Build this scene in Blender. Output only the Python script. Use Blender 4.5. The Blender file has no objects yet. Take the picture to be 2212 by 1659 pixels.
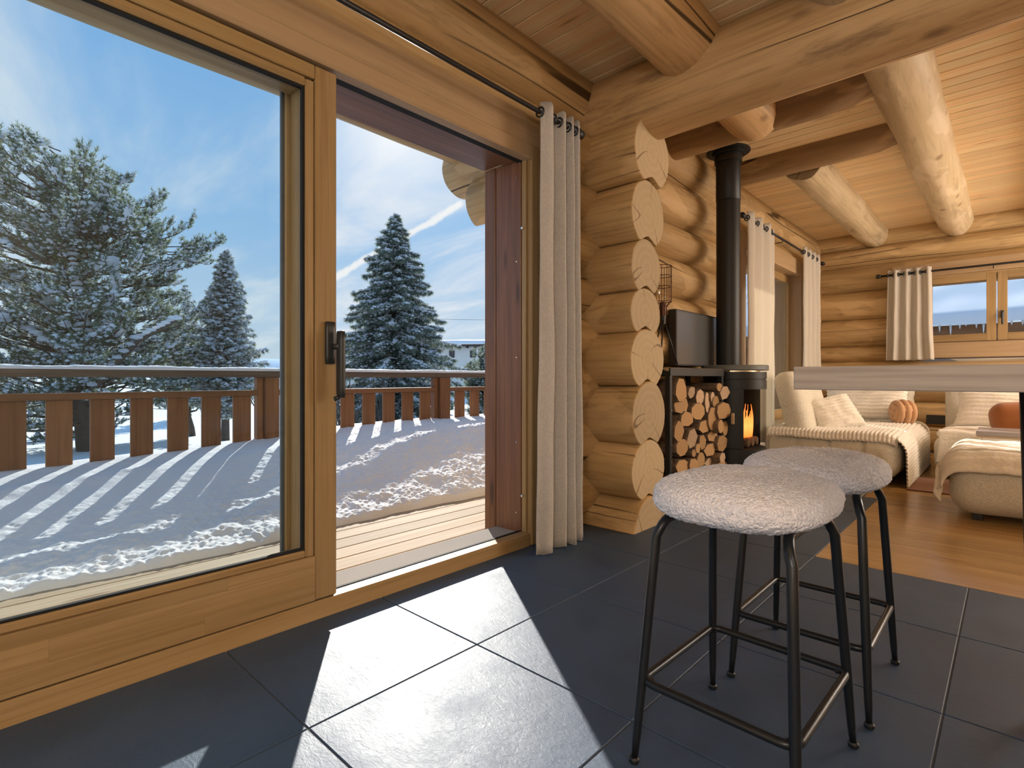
import bpy, bmesh, math, random
import numpy as np
from mathutils import Vector, Matrix, noise as mnoise

scene = bpy.context.scene
col = scene.collection
PI = math.pi

# ------------------------------------------------------------------ camera
F_PX, HX, HY, YAW, CAM_H = 1159.4, 1106.0, 817.26, 0.749614, 0.909
cam_d = bpy.data.cameras.new('camera')
cam_d.sensor_fit = 'HORIZONTAL'; cam_d.sensor_width = 36.0
cam_d.lens = 36.0 * F_PX / 2212.0
cam_d.shift_y = -(829.5 - HY) / 2212.0
cam_d.clip_start = 0.02; cam_d.clip_end = 5000
cam = bpy.data.objects.new('camera', cam_d); col.objects.link(cam)
cam.location = (0, 0, CAM_H); cam.rotation_euler = (PI / 2, 0, YAW)
scene.camera = cam
CY, SY = math.cos(YAW), math.sin(YAW)
def ray(px, py):
    r = (px - HX) / F_PX
    return (r * CY - SY, r * SY + CY, -(py - HY) / F_PX)
def at(px, py, t):
    R = ray(px, py); return Vector((R[0] * t, R[1] * t, CAM_H + R[2] * t))
def onZ(px, py, z=0.0): return at(px, py, (z - CAM_H) / ray(px, py)[2])
def onX(px, py, X): return at(px, py, X / ray(px, py)[0])
def onY(px, py, Y): return at(px, py, Y / ray(px, py)[1])

# ------------------------------------------------------------------ light
SUN_EL = math.radians(25.3)
SUN = Vector((-0.815 * math.cos(SUN_EL), 0.58 * math.cos(SUN_EL), math.sin(SUN_EL))).normalized()
sun_d = bpy.data.lights.new('sun', 'SUN'); sun_d.energy = 5.9; sun_d.angle = math.radians(0.53)
sun_d.color = (1.0, 0.955, 0.88)
sun_o = bpy.data.objects.new('sun', sun_d); col.objects.link(sun_o)
sun_o.rotation_euler = SUN.to_track_quat('Z', 'Y').to_euler()
scene.view_settings.view_transform = 'Standard'
scene.view_settings.look = 'None'
scene.view_settings.gamma = 1.0
scene.view_settings.use_curve_mapping = False
scene.view_settings.exposure = 0.15

def N(nt, kind, ins=None, **props):
    n = nt.nodes.new(kind)
    for k, v in props.items(): setattr(n, k, v)
    for k, v in (ins or {}).items():
        s = n.inputs[k]
        if isinstance(v, bpy.types.NodeSocket): nt.links.new(v, s)
        else: s.default_value = v
    return n
def MATH(nt, op, a, b=0.0, clamp=False):
    return N(nt, 'ShaderNodeMath', {0: a, 1: b}, operation=op, use_clamp=clamp).outputs[0]
def VM(nt, op, a, b=(0, 0, 0)):
    n = N(nt, 'ShaderNodeVectorMath', {0: a, 1: b}, operation=op)
    return n.outputs['Value'] if op in ('DOT_PRODUCT', 'LENGTH') else n.outputs[0]
def MIXC(nt, fac, a, b, blend='MIX'):
    n = nt.nodes.new('ShaderNodeMix'); n.data_type = 'RGBA'; n.blend_type = blend
    for i, v in ((0, fac), (6, a), (7, b)):
        if isinstance(v, bpy.types.NodeSocket): nt.links.new(v, n.inputs[i])
        else: n.inputs[i].default_value = v if i == 0 else (tuple(v) + (1,))[:4]
    return n.outputs[2]
def RAMP(nt, fac, stops):
    n = nt.nodes.new('ShaderNodeValToRGB'); nt.links.new(fac, n.inputs[0])
    e = n.color_ramp.elements
    while len(e) < len(stops): e.new(0.5)
    for el, (p, c) in zip(e, stops):
        el.position = p; el.color = (tuple(c) + (1,))[:4] if not isinstance(c, (int, float)) else (c, c, c, 1)
    return n.outputs[0]
def SMOOTH(nt, v, a, b):
    return N(nt, 'ShaderNodeMapRange', {'Value': v, 'From Min': a, 'From Max': b}, interpolation_type='SMOOTHSTEP').outputs[0]

world = bpy.data.worlds.new('winter_sky'); scene.world = world; world.use_nodes = True
nt = world.node_tree; nt.nodes.clear()
tc = N(nt, 'ShaderNodeTexCoord'); d = tc.outputs['Generated']
sep = N(nt, 'ShaderNodeSeparateXYZ', {0: d})
z = MATH(nt, 'MAXIMUM', sep.outputs[2], 0.0)
base = RAMP(nt, z, [(0.0, (.74, .79, .82)), (0.08, (.54, .69, .84)), (0.25, (.34, .57, .85)), (0.60, (.20, .45, .82)), (1.0, (.16, .38, .76))])
sd = MATH(nt, 'MAXIMUM', VM(nt, 'DOT_PRODUCT', d, tuple(SUN)), 0.0)
glow = MATH(nt, 'POWER', sd, 160.0)
den = MATH(nt, 'ADD', z, 0.12)
u = MATH(nt, 'DIVIDE', sep.outputs[0], den); v = MATH(nt, 'DIVIDE', sep.outputs[1], den)
pv = N(nt, 'ShaderNodeCombineXYZ', {0: u, 1: v, 2: 0.0}).outputs[0]
pm = N(nt, 'ShaderNodeMapping', {'Vector': pv, 'Rotation': (0, 0, -.35), 'Scale': (.55, 1.5, 1)}).outputs[0]
c1 = N(nt, 'ShaderNodeTexNoise', {'Vector': pm, 'Scale': .9, 'Detail': 9.0, 'Roughness': .58, 'Distortion': .5}).outputs[0]
cov = MATH(nt, 'ADD', c1, MATH(nt, 'MULTIPLY', MATH(nt, 'POWER', sd, 6.0), .05))
cl = SMOOTH(nt, cov, .46, .74)
skyc = MIXC(nt, MATH(nt, 'MULTIPLY', cl, .85), base, (.88, .90, .92))
# an aeroplane's contrail crossing the sky
ca, cb = Vector(ray(700, 612)).normalized(), Vector(ray(1005, 436)).normalized()
nrm = ca.cross(cb).normalized(); mid = (ca + cb).normalized(); tdir = nrm.cross(mid).normalized()
tn = N(nt, 'ShaderNodeTexNoise', {'Vector': d, 'Scale': 38.0, 'Detail': 5.0}).outputs[0]
off = MATH(nt, 'ADD', VM(nt, 'DOT_PRODUCT', d, tuple(nrm)), MATH(nt, 'MULTIPLY', MATH(nt, 'SUBTRACT', tn, .5), .012))
cw = MATH(nt, 'SUBTRACT', 1.0, SMOOTH(nt, MATH(nt, 'ABSOLUTE', off), .002, .0085))
al = VM(nt, 'DOT_PRODUCT', d, tuple(tdir)); hl = abs(ca.dot(tdir))
ln = MATH(nt, 'SUBTRACT', 1.0, SMOOTH(nt, MATH(nt, 'ABSOLUTE', al), hl * .93, hl * 1.0))
fw = MATH(nt, 'GREATER_THAN', VM(nt, 'DOT_PRODUCT', d, tuple(mid)), .5)
cm = MATH(nt, 'MULTIPLY', MATH(nt, 'MULTIPLY', cw, ln), fw)
skyc = MIXC(nt, MATH(nt, 'MULTIPLY', cm, .85), skyc, (.95, .95, .93))
skyc = MIXC(nt, MATH(nt, 'MULTIPLY', glow, .6), skyc, (1.25, 1.2, 1.12))
bg = N(nt, 'ShaderNodeBackground', {'Color': skyc, 'Strength': 0.88})
nt.links.new(bg.outputs[0], N(nt, 'ShaderNodeOutputWorld').inputs[0])

# ------------------------------------------------------------------ helpers
WM = {}
def tag(o, label=None, cat=None, group=None, kind=None):
    if label: o['label'] = label
    if cat: o['category'] = cat
    if group: o['group'] = group
    if kind: o['kind'] = kind
    return o
def set_world(o, Mx, parent=None):
    if parent is not None:
        o.parent = parent; o.matrix_parent_inverse = WM[parent.name].inverted()
    o.matrix_basis = Mx; WM[o.name] = Mx.copy()
def empty(name, loc, rotz=0.0, parent=None):
    o = bpy.data.objects.new(name, None); col.objects.link(o); o.empty_display_size = .1
    set_world(o, Matrix.Translation(loc) @ Matrix.Rotation(rotz, 4, 'Z'), parent); return o
def obj(name, me, mats, parent=None, Mx=None):
    o = bpy.data.objects.new(name, me); col.objects.link(o)
    if mats is not None and len(me.materials) == 0:
        for m in (mats if isinstance(mats, (list, tuple)) else [mats]): me.materials.append(m)
    set_world(o, Mx if Mx is not None else Matrix.Identity(4), parent); return o
def mesh(name, verts, faces, smooth=False, mids=None):
    me = bpy.data.meshes.new(name); me.from_pydata([tuple(v) for v in verts], [], faces)
    if smooth: me.polygons.foreach_set('use_smooth', [True] * len(me.polygons))
    if mids is not None: me.polygons.foreach_set('material_index', mids)
    me.update(); return me
def fast_mesh(name, V, Tt, smooth=False):
    V = np.asarray(V, np.float32); Tt = np.asarray(Tt, np.int32); k = Tt.shape[1]
    me = bpy.data.meshes.new(name)
    me.vertices.add(len(V)); me.vertices.foreach_set('co', V.ravel())
    me.loops.add(Tt.size); me.loops.foreach_set('vertex_index', Tt.ravel())
    me.polygons.add(len(Tt)); me.polygons.foreach_set('loop_start', np.arange(0, Tt.size, k, dtype=np.int32))
    if smooth: me.polygons.foreach_set('use_smooth', np.ones(len(Tt), bool))
    me.update(calc_edges=True); return me
AX = {'X': Matrix.Identity(4), 'Y': Matrix(((0, -1, 0, 0), (1, 0, 0, 0), (0, 0, 1, 0), (0, 0, 0, 1))),
      'Z': Matrix(((0, 1, 0, 0), (0, 0, 1, 0), (1, 0, 0, 0), (0, 0, 0, 1)))}
BOXC = {}
def box_mesh(L, a, b, bev, mname):
    key = (round(L, 4), round(a, 4), round(b, 4), round(bev, 4), mname)
    if key in BOXC: return BOXC[key]
    bm = bmesh.new(); bmesh.ops.create_cube(bm, size=1.0)
    bmesh.ops.scale(bm, vec=(L, a, b), verts=bm.verts)
    if bev > 0:
        bmesh.ops.bevel(bm, geom=list(bm.edges), offset=min(bev, .45 * min(L, a, b)), segments=1, affect='EDGES', profile=.5)
    me = bpy.data.meshes.new('piece'); bm.to_mesh(me); bm.free(); BOXC[key] = me; return me
def box(name, lo, hi, axis, mat, parent=None, bev=.003, rot=None):
    dx, dy, dz = [abs(hi[i] - lo[i]) for i in range(3)]
    c = Vector([(hi[i] + lo[i]) / 2 for i in range(3)])
    L, a, b = {'X': (dx, dy, dz), 'Y': (dy, dx, dz), 'Z': (dz, dx, dy)}[axis]
    Mx = Matrix.Translation(c) @ (rot if rot is not None else Matrix.Identity(4)) @ AX[axis]
    return obj(name, box_mesh(L, a, b, bev, mat.name), mat, parent, Mx)
def tube_vf(pts, rad, n=8, closed=False, cap=True):
    P = [Vector(p) for p in pts]; m = len(P); V, Fc = [], []
    R = rad if isinstance(rad, (list, tuple)) else [rad] * m
    up = None
    for i in range(m):
        if closed: t = (P[(i + 1) % m] - P[i - 1]).normalized()
        else: t = (P[min(i + 1, m - 1)] - P[max(i - 1, 0)]).normalized()
        if up is None:
            up = Vector((0, 0, 1)) if abs(t.z) < .9 else Vector((1, 0, 0))
        s_ = t.cross(up).normalized(); up = s_.cross(t).normalized()
        for k in range(n):
            a = 2 * PI * k / n
            V.append(P[i] + (s_ * math.cos(a) + up * math.sin(a)) * R[i])
    for i in range(m if closed else m - 1):
        j = (i + 1) % m
        for k in range(n):
            k2 = (k + 1) % n; Fc.append((i * n + k, i * n + k2, j * n + k2, j * n + k))
    if cap and not closed:
        Fc.append(tuple(range(n))[::-1]); Fc.append(tuple((m - 1) * n + k for k in range(n)))
    return V, Fc
def tube(name, pts, rad, mat, parent=None, n=10, closed=False):
    V, Fc = tube_vf(pts, rad, n, closed); return obj(name, mesh(name, V, Fc, True), mat, parent)
def tubes(name, list_pts, rad, mat, parent=None, n=6, closed=False):
    V, Fc = [], []
    for pts in list_pts:
        v, f = tube_vf(pts, rad, n, closed); o = len(V); V += v; Fc += [tuple(i + o for i in q) for q in f]
    return obj(name, mesh(name, V, Fc, True), mat, parent)
def lathe(name, prof, mat, parent=None, loc=(0, 0, 0), n=40, a0=0.0, a1=2 * PI, smooth=True):
    full = abs(a1 - a0 - 2 * PI) < 1e-6; V, Fc = [], []
    steps = n if full else n + 1
    for i in range(steps):
        a = a0 + (a1 - a0) * i / n
        for r, z_ in prof: V.append((r * math.cos(a), r * math.sin(a), z_))
    m = len(prof)
    for i in range(n):
        j = (i + 1) % steps
        for k in range(m - 1): Fc.append((i * m + k, j * m + k, j * m + k + 1, i * m + k + 1))
    me = mesh(name, V, Fc, smooth)
    bm = bmesh.new(); bm.from_mesh(me); bmesh.ops.remove_doubles(bm, verts=bm.verts, dist=1e-5); bm.to_mesh(me); bm.free()
    if smooth: me.set_sharp_from_angle(angle=math.radians(40))
    return obj(name, me, mat, parent, Matrix.Translation(loc))
def softbox_me(hx, hy, hz, r, n=20, disp=None):
    idx, V, Fc = {}, [], []
    def vid(p):
        k = tuple(round(c, 5) for c in p)
        if k not in idx:
            idx[k] = len(V); q = Vector((p[0] * hx, p[1] * hy, p[2] * hz))
            inn = Vector((max(-(hx - r), min(hx - r, q.x)), max(-(hy - r), min(hy - r, q.y)), max(-(hz - r), min(hz - r, q.z))))
            dd = q - inn
            nn = dd.normalized() if dd.length > 1e-9 else Vector((0, 0, 1))
            o = inn + nn * r
            if disp: o = disp(o, nn)
            V.append(o)
        return idx[k]
    g = [-1 + 2 * i / n for i in range(n + 1)]
    for ax in range(3):
        for sg in (-1, 1):
            for i in range(n):
                for j in range(n):
                    q = []
                    for a, b in ((g[i], g[j]), (g[i + 1], g[j]), (g[i + 1], g[j + 1]), (g[i], g[j + 1])):
                        p = [0, 0, 0]; p[ax] = sg; p[(ax + 1) % 3] = a; p[(ax + 2) % 3] = b; q.append(vid(p))
                    Fc.append(tuple(q if sg > 0 else q[::-1]))
    return mesh('soft', V, Fc, True)
def grid_me(name, fn, nu, nv, smooth=True):
    V = [fn(i / nu, j / nv) for j in range(nv + 1) for i in range(nu + 1)]
    Fc = [(j * (nu + 1) + i, j * (nu + 1) + i + 1, (j + 1) * (nu + 1) + i + 1, (j + 1) * (nu + 1) + i) for j in range(nv) for i in range(nu)]
    return mesh(name, V, Fc, smooth)
def solidify(o, th):
    m = o.modifiers.new('thickness', 'SOLIDIFY'); m.thickness = th; m.offset = 0; return o
def _h(ix, iy, s):
    a = np.sin(ix * 127.1 + iy * 311.7 + s * 74.7) * 43758.5453; return a - np.floor(a)
def vnoise(x, y, s=0):
    ix, iy = np.floor(x), np.floor(y); fx, fy = x - ix, y - iy
    fx = fx * fx * (3 - 2 * fx); fy = fy * fy * (3 - 2 * fy)
    a, b, c_, d_ = _h(ix, iy, s), _h(ix + 1, iy, s), _h(ix, iy + 1, s), _h(ix + 1, iy + 1, s)
    return (a * (1 - fx) + b * fx) * (1 - fy) + (c_ * (1 - fx) + d_ * fx) * fy
def fbm(x, y, s=0, oct=4):
    t = 0 * x; a = .5
    for k in range(oct): t = t + a * vnoise(x * 2 ** k, y * 2 ** k, s + k * 13); a *= .5
    return t
def sm(a, b, x):
    t = np.clip((x - a) / (b - a), 0, 1); return t * t * (3 - 2 * t)

# ------------------------------------------------------------------ materials
def new_mat(name):
    m = bpy.data.materials.new(name); m.use_nodes = True; n = m.node_tree
    return m, n, n.nodes['Principled BSDF']
def plain(name, c, rough=.5, metal=0.0, bump=0.0, bscale=60, spec=.5, sheen=0.0, vary=0.0):
    m, n, p = new_mat(name); p.inputs['Base Color'].default_value = (*c, 1)
    p.inputs['Roughness'].default_value = rough; p.inputs['Metallic'].default_value = metal
    p.inputs['Specular IOR Level'].default_value = spec; p.inputs['Sheen Weight'].default_value = sheen
    if bump or vary:
        t = N(n, 'ShaderNodeTexCoord'); nz = N(n, 'ShaderNodeTexNoise', {'Vector': t.outputs['Object'], 'Scale': bscale, 'Detail': 4.0})
        if bump: n.links.new(N(n, 'ShaderNodeBump', {'Height': nz.outputs[0], 'Strength': bump, 'Distance': .01}).outputs[0], p.inputs['Normal'])
        if vary:
            n.links.new(MIXC(n, nz.outputs[0], tuple(x * (1 - vary) for x in c), tuple(min(1, x * (1 + vary)) for x in c)), p.inputs['Base Color'])
    return m
def wood(name, ca, cb, dark, rough=.5, sx=.9, sc=15.0, knots=.75, crack=0.0, blotch=None, bump=.12, spread=.14, fine=.10, spec=.3, kscale=(1.7, 5.5, 5.5), spots=0.0):
    m, n, p = new_mat(name)
    t = N(n, 'ShaderNodeTexCoord'); oi = N(n, 'ShaderNodeObjectInfo'); rnd = oi.outputs['Random']
    offv = N(n, 'ShaderNodeCombineXYZ', {0: MATH(n, 'MULTIPLY', rnd, 57.0), 1: MATH(n, 'MULTIPLY', rnd, 31.0), 2: MATH(n, 'MULTIPLY', rnd, 83.0)}).outputs[0]
    co = VM(n, 'ADD', t.outputs['Object'], offv)
    g = N(n, 'ShaderNodeTexNoise', {'Vector': VM(n, 'MULTIPLY', co, (sx, sc, sc)), 'Scale': 1.0, 'Detail': 5.0, 'Roughness': .6, 'Distortion': .7}).outputs[0]
    cl_ = RAMP(n, g, [(.28, ca), (.72, cb)])
    f = N(n, 'ShaderNodeTexNoise', {'Vector': VM(n, 'MULTIPLY', co, (sx * 2.2, sc * 6, sc * 6)), 'Scale': 1.0, 'Detail': 3.0}).outputs[0]
    cl_ = MIXC(n, MATH(n, 'MULTIPLY', SMOOTH(n, f, .45, .7), fine * 5), cl_, tuple(x * .78 for x in ca))
    if blotch:
        bn = N(n, 'ShaderNodeTexNoise', {'Vector': VM(n, 'MULTIPLY', co, (1.6, 4.5, 4.5)), 'Scale': 1.0, 'Detail': 2.5, 'Distortion': .4}).outputs[0]
        cl_ = MIXC(n, MATH(n, 'MULTIPLY', SMOOTH(n, bn, .56, .60), .6), cl_, blotch)
        sn = N(n, 'ShaderNodeTexNoise', {'Vector': VM(n, 'MULTIPLY', co, (1.1, 6, 6)), 'Scale': 1.3, 'Detail': 6.0, 'Roughness': .7}).outputs[0]
        cl_ = MIXC(n, MATH(n, 'MULTIPLY', SMOOTH(n, sn, .53, .74), .62), cl_, tuple(x * .8 for x in dark))
    if knots:
        vo = N(n, 'ShaderNodeTexVoronoi', {'Vector': VM(n, 'MULTIPLY', co, kscale), 'Scale': 1.0, 'Randomness': 1.0}, feature='F1')
        k = MATH(n, 'SUBTRACT', 1.0, SMOOTH(n, vo.outputs['Distance'], .05, .16))
        sel = N(n, 'ShaderNodeSeparateColor', {0: vo.outputs['Color']}).outputs[0]
        k = MATH(n, 'MULTIPLY', k, MATH(n, 'GREATER_THAN', sel, .45))
        cl_ = MIXC(n, MATH(n, 'MULTIPLY', k, knots), cl_, dark)
    hgt = g
    if crack:
        cn = N(n, 'ShaderNodeTexNoise', {'Vector': VM(n, 'MULTIPLY', co, (.13, 3.4, 3.4)), 'Scale': 1.0, 'Detail': 2.0, 'Roughness': .35}).outputs[0]
        ck = MATH(n, 'SUBTRACT', 1.0, SMOOTH(n, MATH(n, 'ABSOLUTE', MATH(n, 'SUBTRACT', cn, .5)), .0025, .007))
        lim = N(n, 'ShaderNodeTexNoise', {'Vector': VM(n, 'MULTIPLY', co, (.35, 1.6, 1.6)), 'Scale': 1.0, 'Detail': 1.0}).outputs[0]
        ck = MATH(n, 'MULTIPLY', ck, SMOOTH(n, lim, .60 - .13 * crack, .65 - .13 * crack))
        cl_ = MIXC(n, MATH(n, 'MULTIPLY', ck, crack), cl_, tuple(x * .22 for x in dark))
        hgt = MATH(n, 'SUBTRACT', MATH(n, 'MULTIPLY', g, .5), ck)
    if spots:
        v2 = N(n, 'ShaderNodeTexVoronoi', {'Vector': VM(n, 'MULTIPLY', co, (6, 11, 11)), 'Scale': 1.0}, feature='F1')
        s2 = MATH(n, 'SUBTRACT', 1.0, SMOOTH(n, v2.outputs['Distance'], .04, .10))
        s2 = MATH(n, 'MULTIPLY', s2, MATH(n, 'GREATER_THAN', N(n, 'ShaderNodeSeparateColor', {0: v2.outputs['Color']}).outputs[1], .6))
        cl_ = MIXC(n, MATH(n, 'MULTIPLY', s2, spots), cl_, dark)
    val = MATH(n, 'ADD', 1.0 - spread / 2, MATH(n, 'MULTIPLY', rnd, spread))
    hs = N(n, 'ShaderNodeHueSaturation', {'Color': cl_, 'Value': val})
    n.links.new(hs.outputs[0], p.inputs['Base Color'])
    p.inputs['Roughness'].default_value = rough; p.inputs['Specular IOR Level'].default_value = spec
    n.links.new(N(n, 'ShaderNodeBump', {'Height': hgt, 'Strength': bump, 'Distance': .02}).outputs[0], p.inputs['Normal'])
    return m
def end_grain(name, ca, cb, dark, ring=130.0):
    m, n, p = new_mat(name)
    t = N(n, 'ShaderNodeTexCoord'); rnd = N(n, 'ShaderNodeObjectInfo').outputs['Random']
    s = N(n, 'ShaderNodeSeparateXYZ', {0: t.outputs['Object']})
    yz = N(n, 'ShaderNodeCombineXYZ', {0: 0.0, 1: s.outputs[1], 2: s.outputs[2]}).outputs[0]
    nz = N(n, 'ShaderNodeTexNoise', {'Vector': VM(n, 'ADD', t.outputs['Object'], N(n, 'ShaderNodeCombineXYZ', {0: MATH(n, 'MULTIPLY', rnd, 40.0)}).outputs[0]), 'Scale': 9.0, 'Detail': 4.0}).outputs[0]
    r = MATH(n, 'ADD', VM(n, 'LENGTH', yz), MATH(n, 'MULTIPLY', nz, .03))
    w = MATH(n, 'SINE', MATH(n, 'MULTIPLY', r, ring))
    c = MIXC(n, MATH(n, 'ADD', .5, MATH(n, 'MULTIPLY', w, .22)), ca, cb)
    an = MATH(n, 'ADD', MATH(n, 'ARCTAN2', s.outputs[1], s.outputs[2]), MATH(n, 'MULTIPLY', rnd, 40.0))
    cr = N(n, 'ShaderNodeTexNoise', {'Vector': N(n, 'ShaderNodeCombineXYZ', {0: MATH(n, 'MULTIPLY', an, .55), 1: MATH(n, 'MULTIPLY', r, 1.2), 2: rnd}).outputs[0], 'Scale': 1.0, 'Detail': 1.0}).outputs[0]
    ck = MATH(n, 'SUBTRACT', 1.0, SMOOTH(n, MATH(n, 'ABSOLUTE', MATH(n, 'SUBTRACT', cr, .5)), .002, .006))
    ck = MATH(n, 'MULTIPLY', ck, SMOOTH(n, r, .05, .09))
    c = MIXC(n, MATH(n, 'MULTIPLY', ck, .75), c, dark)
    c = MIXC(n, MATH(n, 'MULTIPLY', SMOOTH(n, nz, .5, .75), .3), c, cb)
    c = N(n, 'ShaderNodeHueSaturation', {'Color': c, 'Value': MATH(n, 'ADD', .78, MATH(n, 'MULTIPLY', rnd, .38))}).outputs[0]
    n.links.new(c, p.inputs['Base Color']); p.inputs['Roughness'].default_value = .65; p.inputs['Specular IOR Level'].default_value = .2
    n.links.new(N(n, 'ShaderNodeBump', {'Height': MATH(n, 'SUBTRACT', MATH(n, 'MULTIPLY', w, .1), ck), 'Strength': .1, 'Distance': .01}).outputs[0], p.inputs['Normal'])
    return m
M = {}
M['log'] = wood('peeled_log', (0.427, 0.272, 0.117), (0.564, 0.386, 0.189), (.22, .12, .05), .55, .8, 9, .7, .9, (.66, .45, .23), .35, .2, .11, kscale=(1.9, 4.2, 4.2))
M['beam'] = wood('peeled_beam', (0.538, 0.337, 0.153), (0.744, 0.500, 0.258), (.17, .09, .04), .5, .8, 9, .7, .9, (.70, .47, .25), .35, .2, .11, kscale=(1.9, 4.2, 4.2))
M['beam_dark'] = wood('dark_beam', (.25, .15, .07), (.38, .24, .12), (.10, .05, .02), .5, .8, 9, .7, .9, (.50, .33, .16), .25, .2, .06)
M['log_pale'] = wood('pale_hewn_log', (0.527, 0.396, 0.226), (0.690, 0.564, 0.369), (.25, .15, .08), .55, .9, 7, .7, .35, (.74, .60, .42), .5, .1, .08, kscale=(2.2, 4.2, 4.2))
M['end'] = end_grain('log_end_grain', (.46, .355, .215), (.54, .42, .265), (.14, .07, .03))
M['ceil'] = wood('ceiling_board', (0.880, 0.568, 0.306), (0.880, 0.762, 0.476), (.30, .16, .07), .5, .7, 16, .6, 0, None, .08, .16, .07, kscale=(1.4, 9, 9), spots=.45)
M['frame'] = wood('larch_frame', (0.310, 0.192, 0.077), (0.408, 0.273, 0.135), (.30, .15, .05), .38, .9, 14, 0, 0, None, .06, .22, .10, spec=.25)
M['frame_warm'] = wood('warm_frame', (0.331, 0.204, 0.081), (0.418, 0.289, 0.126), (.28, .12, .04), .38, .9, 14, .4, 0, None, .06, .12, .10, spec=.45)
M['casing'] = wood('casing_board', (0.396, 0.261, 0.142), (0.473, 0.332, 0.194), (.22, .12, .06), .42, .8, 12, .8, 0, None, .08, .08, .08, kscale=(1.8, 8, 8), spots=.5)
M['stain'] = wood('dark_stained_board', (0.143, 0.059, 0.027), (0.253, 0.113, 0.050), (.05, .022, .012), .38, .9, 12, .8, 0, None, .12, .12, .12, spec=.5, kscale=(1.5, 7, 7))
M['deck'] = wood('deck_board', (.44, .32, .20), (.58, .44, .30), (.17, .08, .04), .7, .7, 15, .6, 0, None, .2, .25, .10, spec=.1, kscale=(1.3, 8, 8))
M['rail'] = wood('railing_wood', (.19, .085, .040), (.30, .145, .070), (.08, .03, .015), .6, .8, 14, .8, 0, None, .15, .3, .10)
M['rail_dark'] = wood('weathered_rail', (.10, .075, .06), (.17, .125, .095), (.05, .03, .02), .6, .8, 14, .4, 0, None, .15, .2, .10)
M['oak'] = wood('oak_floor', (0.340, 0.194, 0.068), (0.459, 0.288, 0.117), (.18, .08, .03), .24, .9, 13, .5, 0, None, .05, .3, .10, spec=.5, kscale=(1.2, 7, 7))
M['counter'] = wood('greyed_oak_top', (0.327, 0.267, 0.221), (0.435, 0.375, 0.328), (.13, .085, .07), .45, 1.6, 15, .9, 0, None, .06, .05, .12, kscale=(2.2, 9, 9))
M['bark'] = plain('bark', (.17, .11, .07), .9, bump=.9, bscale=35, vary=.7)
M['firewood_end'] = end_grain('split_wood', (.36, .21, .09), (.50, .31, .15), (.30, .16, .07), 300)
M['birch_end'] = end_grain('pale_split_wood', (.46, .31, .19), (.58, .42, .28), (.38, .22, .12), 260)
M['black'] = plain('black_powder_coat', (.012, .013, .015), .42, 0, .04, 300)
M['gunmetal'] = plain('gunmetal_tube', (.030, .033, .038), .30, .6, .03, 200)
M['blacksteel'] = plain('black_steel', (.014, .016, .018), .45, .3)
M['void'] = plain('black_track', (.004, .004, .004), .8)
M['gasket'] = plain('grey_gasket', (.10, .11, .12), .5)
M['alu'] = plain('weathered_threshold', (.40, .36, .32), .85, spec=.05)
M['chrome'] = plain('chrome', (.75, .75, .75), .12, 1.0)
M['handle'] = plain('dark_bronze_handle', (.045, .048, .050), .35, .5)
M['stone'] = plain('grey_soapstone', (.15, .16, .155), .5, 0, .05, 90, vary=.25)
M['copper'] = plain('coppery_wire', (.10, .045, .03), .4, .7)
M['tv'] = plain('dark_screen', (.10, .105, .11), .22, 0, 0, spec=.6)
M['rug'] = plain('brown_rug_pile', (.30, .16, .11), .95, bump=.6, bscale=160, vary=.3)
M['orange'] = plain('rust_wool', (.32, .105, .022), .9, bump=.3, bscale=220, sheen=.4, vary=.15)
M['tan'] = plain('caramel_cotton', (.58, .32, .16), .85, bump=.2, bscale=260, sheen=.3)
M['marble'] = plain('pale_stone_panel', (.66, .58, .47), .5, vary=.14, bscale=9)
M['taupe'] = plain('taupe_top', (.27, .22, .20), .45)
M['plaster'] = plain('cream_render', (.80, .76, .68), .9)
M['roofwood'] = plain('roof_fascia', (.09, .055, .04), .7)
M['dkglass'] = plain('dark_pane', (.05, .055, .06), .1)
M['ice'] = plain('ice', (.80, .86, .90), .12, spec=.6)
M['needle'] = plain('pine_needles', (.10, .14, .085), .6, vary=.4, bscale=.9)
M['needle2'] = plain('spruce_needles', (.17, .21, .17), .6, vary=.4, bscale=.9)
for k_ in ('needle', 'needle2'):
    n = M[k_].node_tree; p = n.nodes['Principled BSDF']
    tl = N(n, 'ShaderNodeBsdfTranslucent', {'Color': (.24, .29, .19, 1)})
    n.links.new(N(n, 'ShaderNodeMixShader', {0: .45, 1: p.outputs[0], 2: tl.outputs[0]}).outputs[0], n.nodes['Material Output'].inputs[0])
M['treebark'] = plain('tree_bark', (.10, .075, .058), .9, bump=.8, bscale=14, vary=.4)
M['fiber'] = plain('grout', (.085, .088, .096), .85)
M['subfloor'] = plain('dark_subfloor', (.05, .03, .02), .8)
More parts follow.
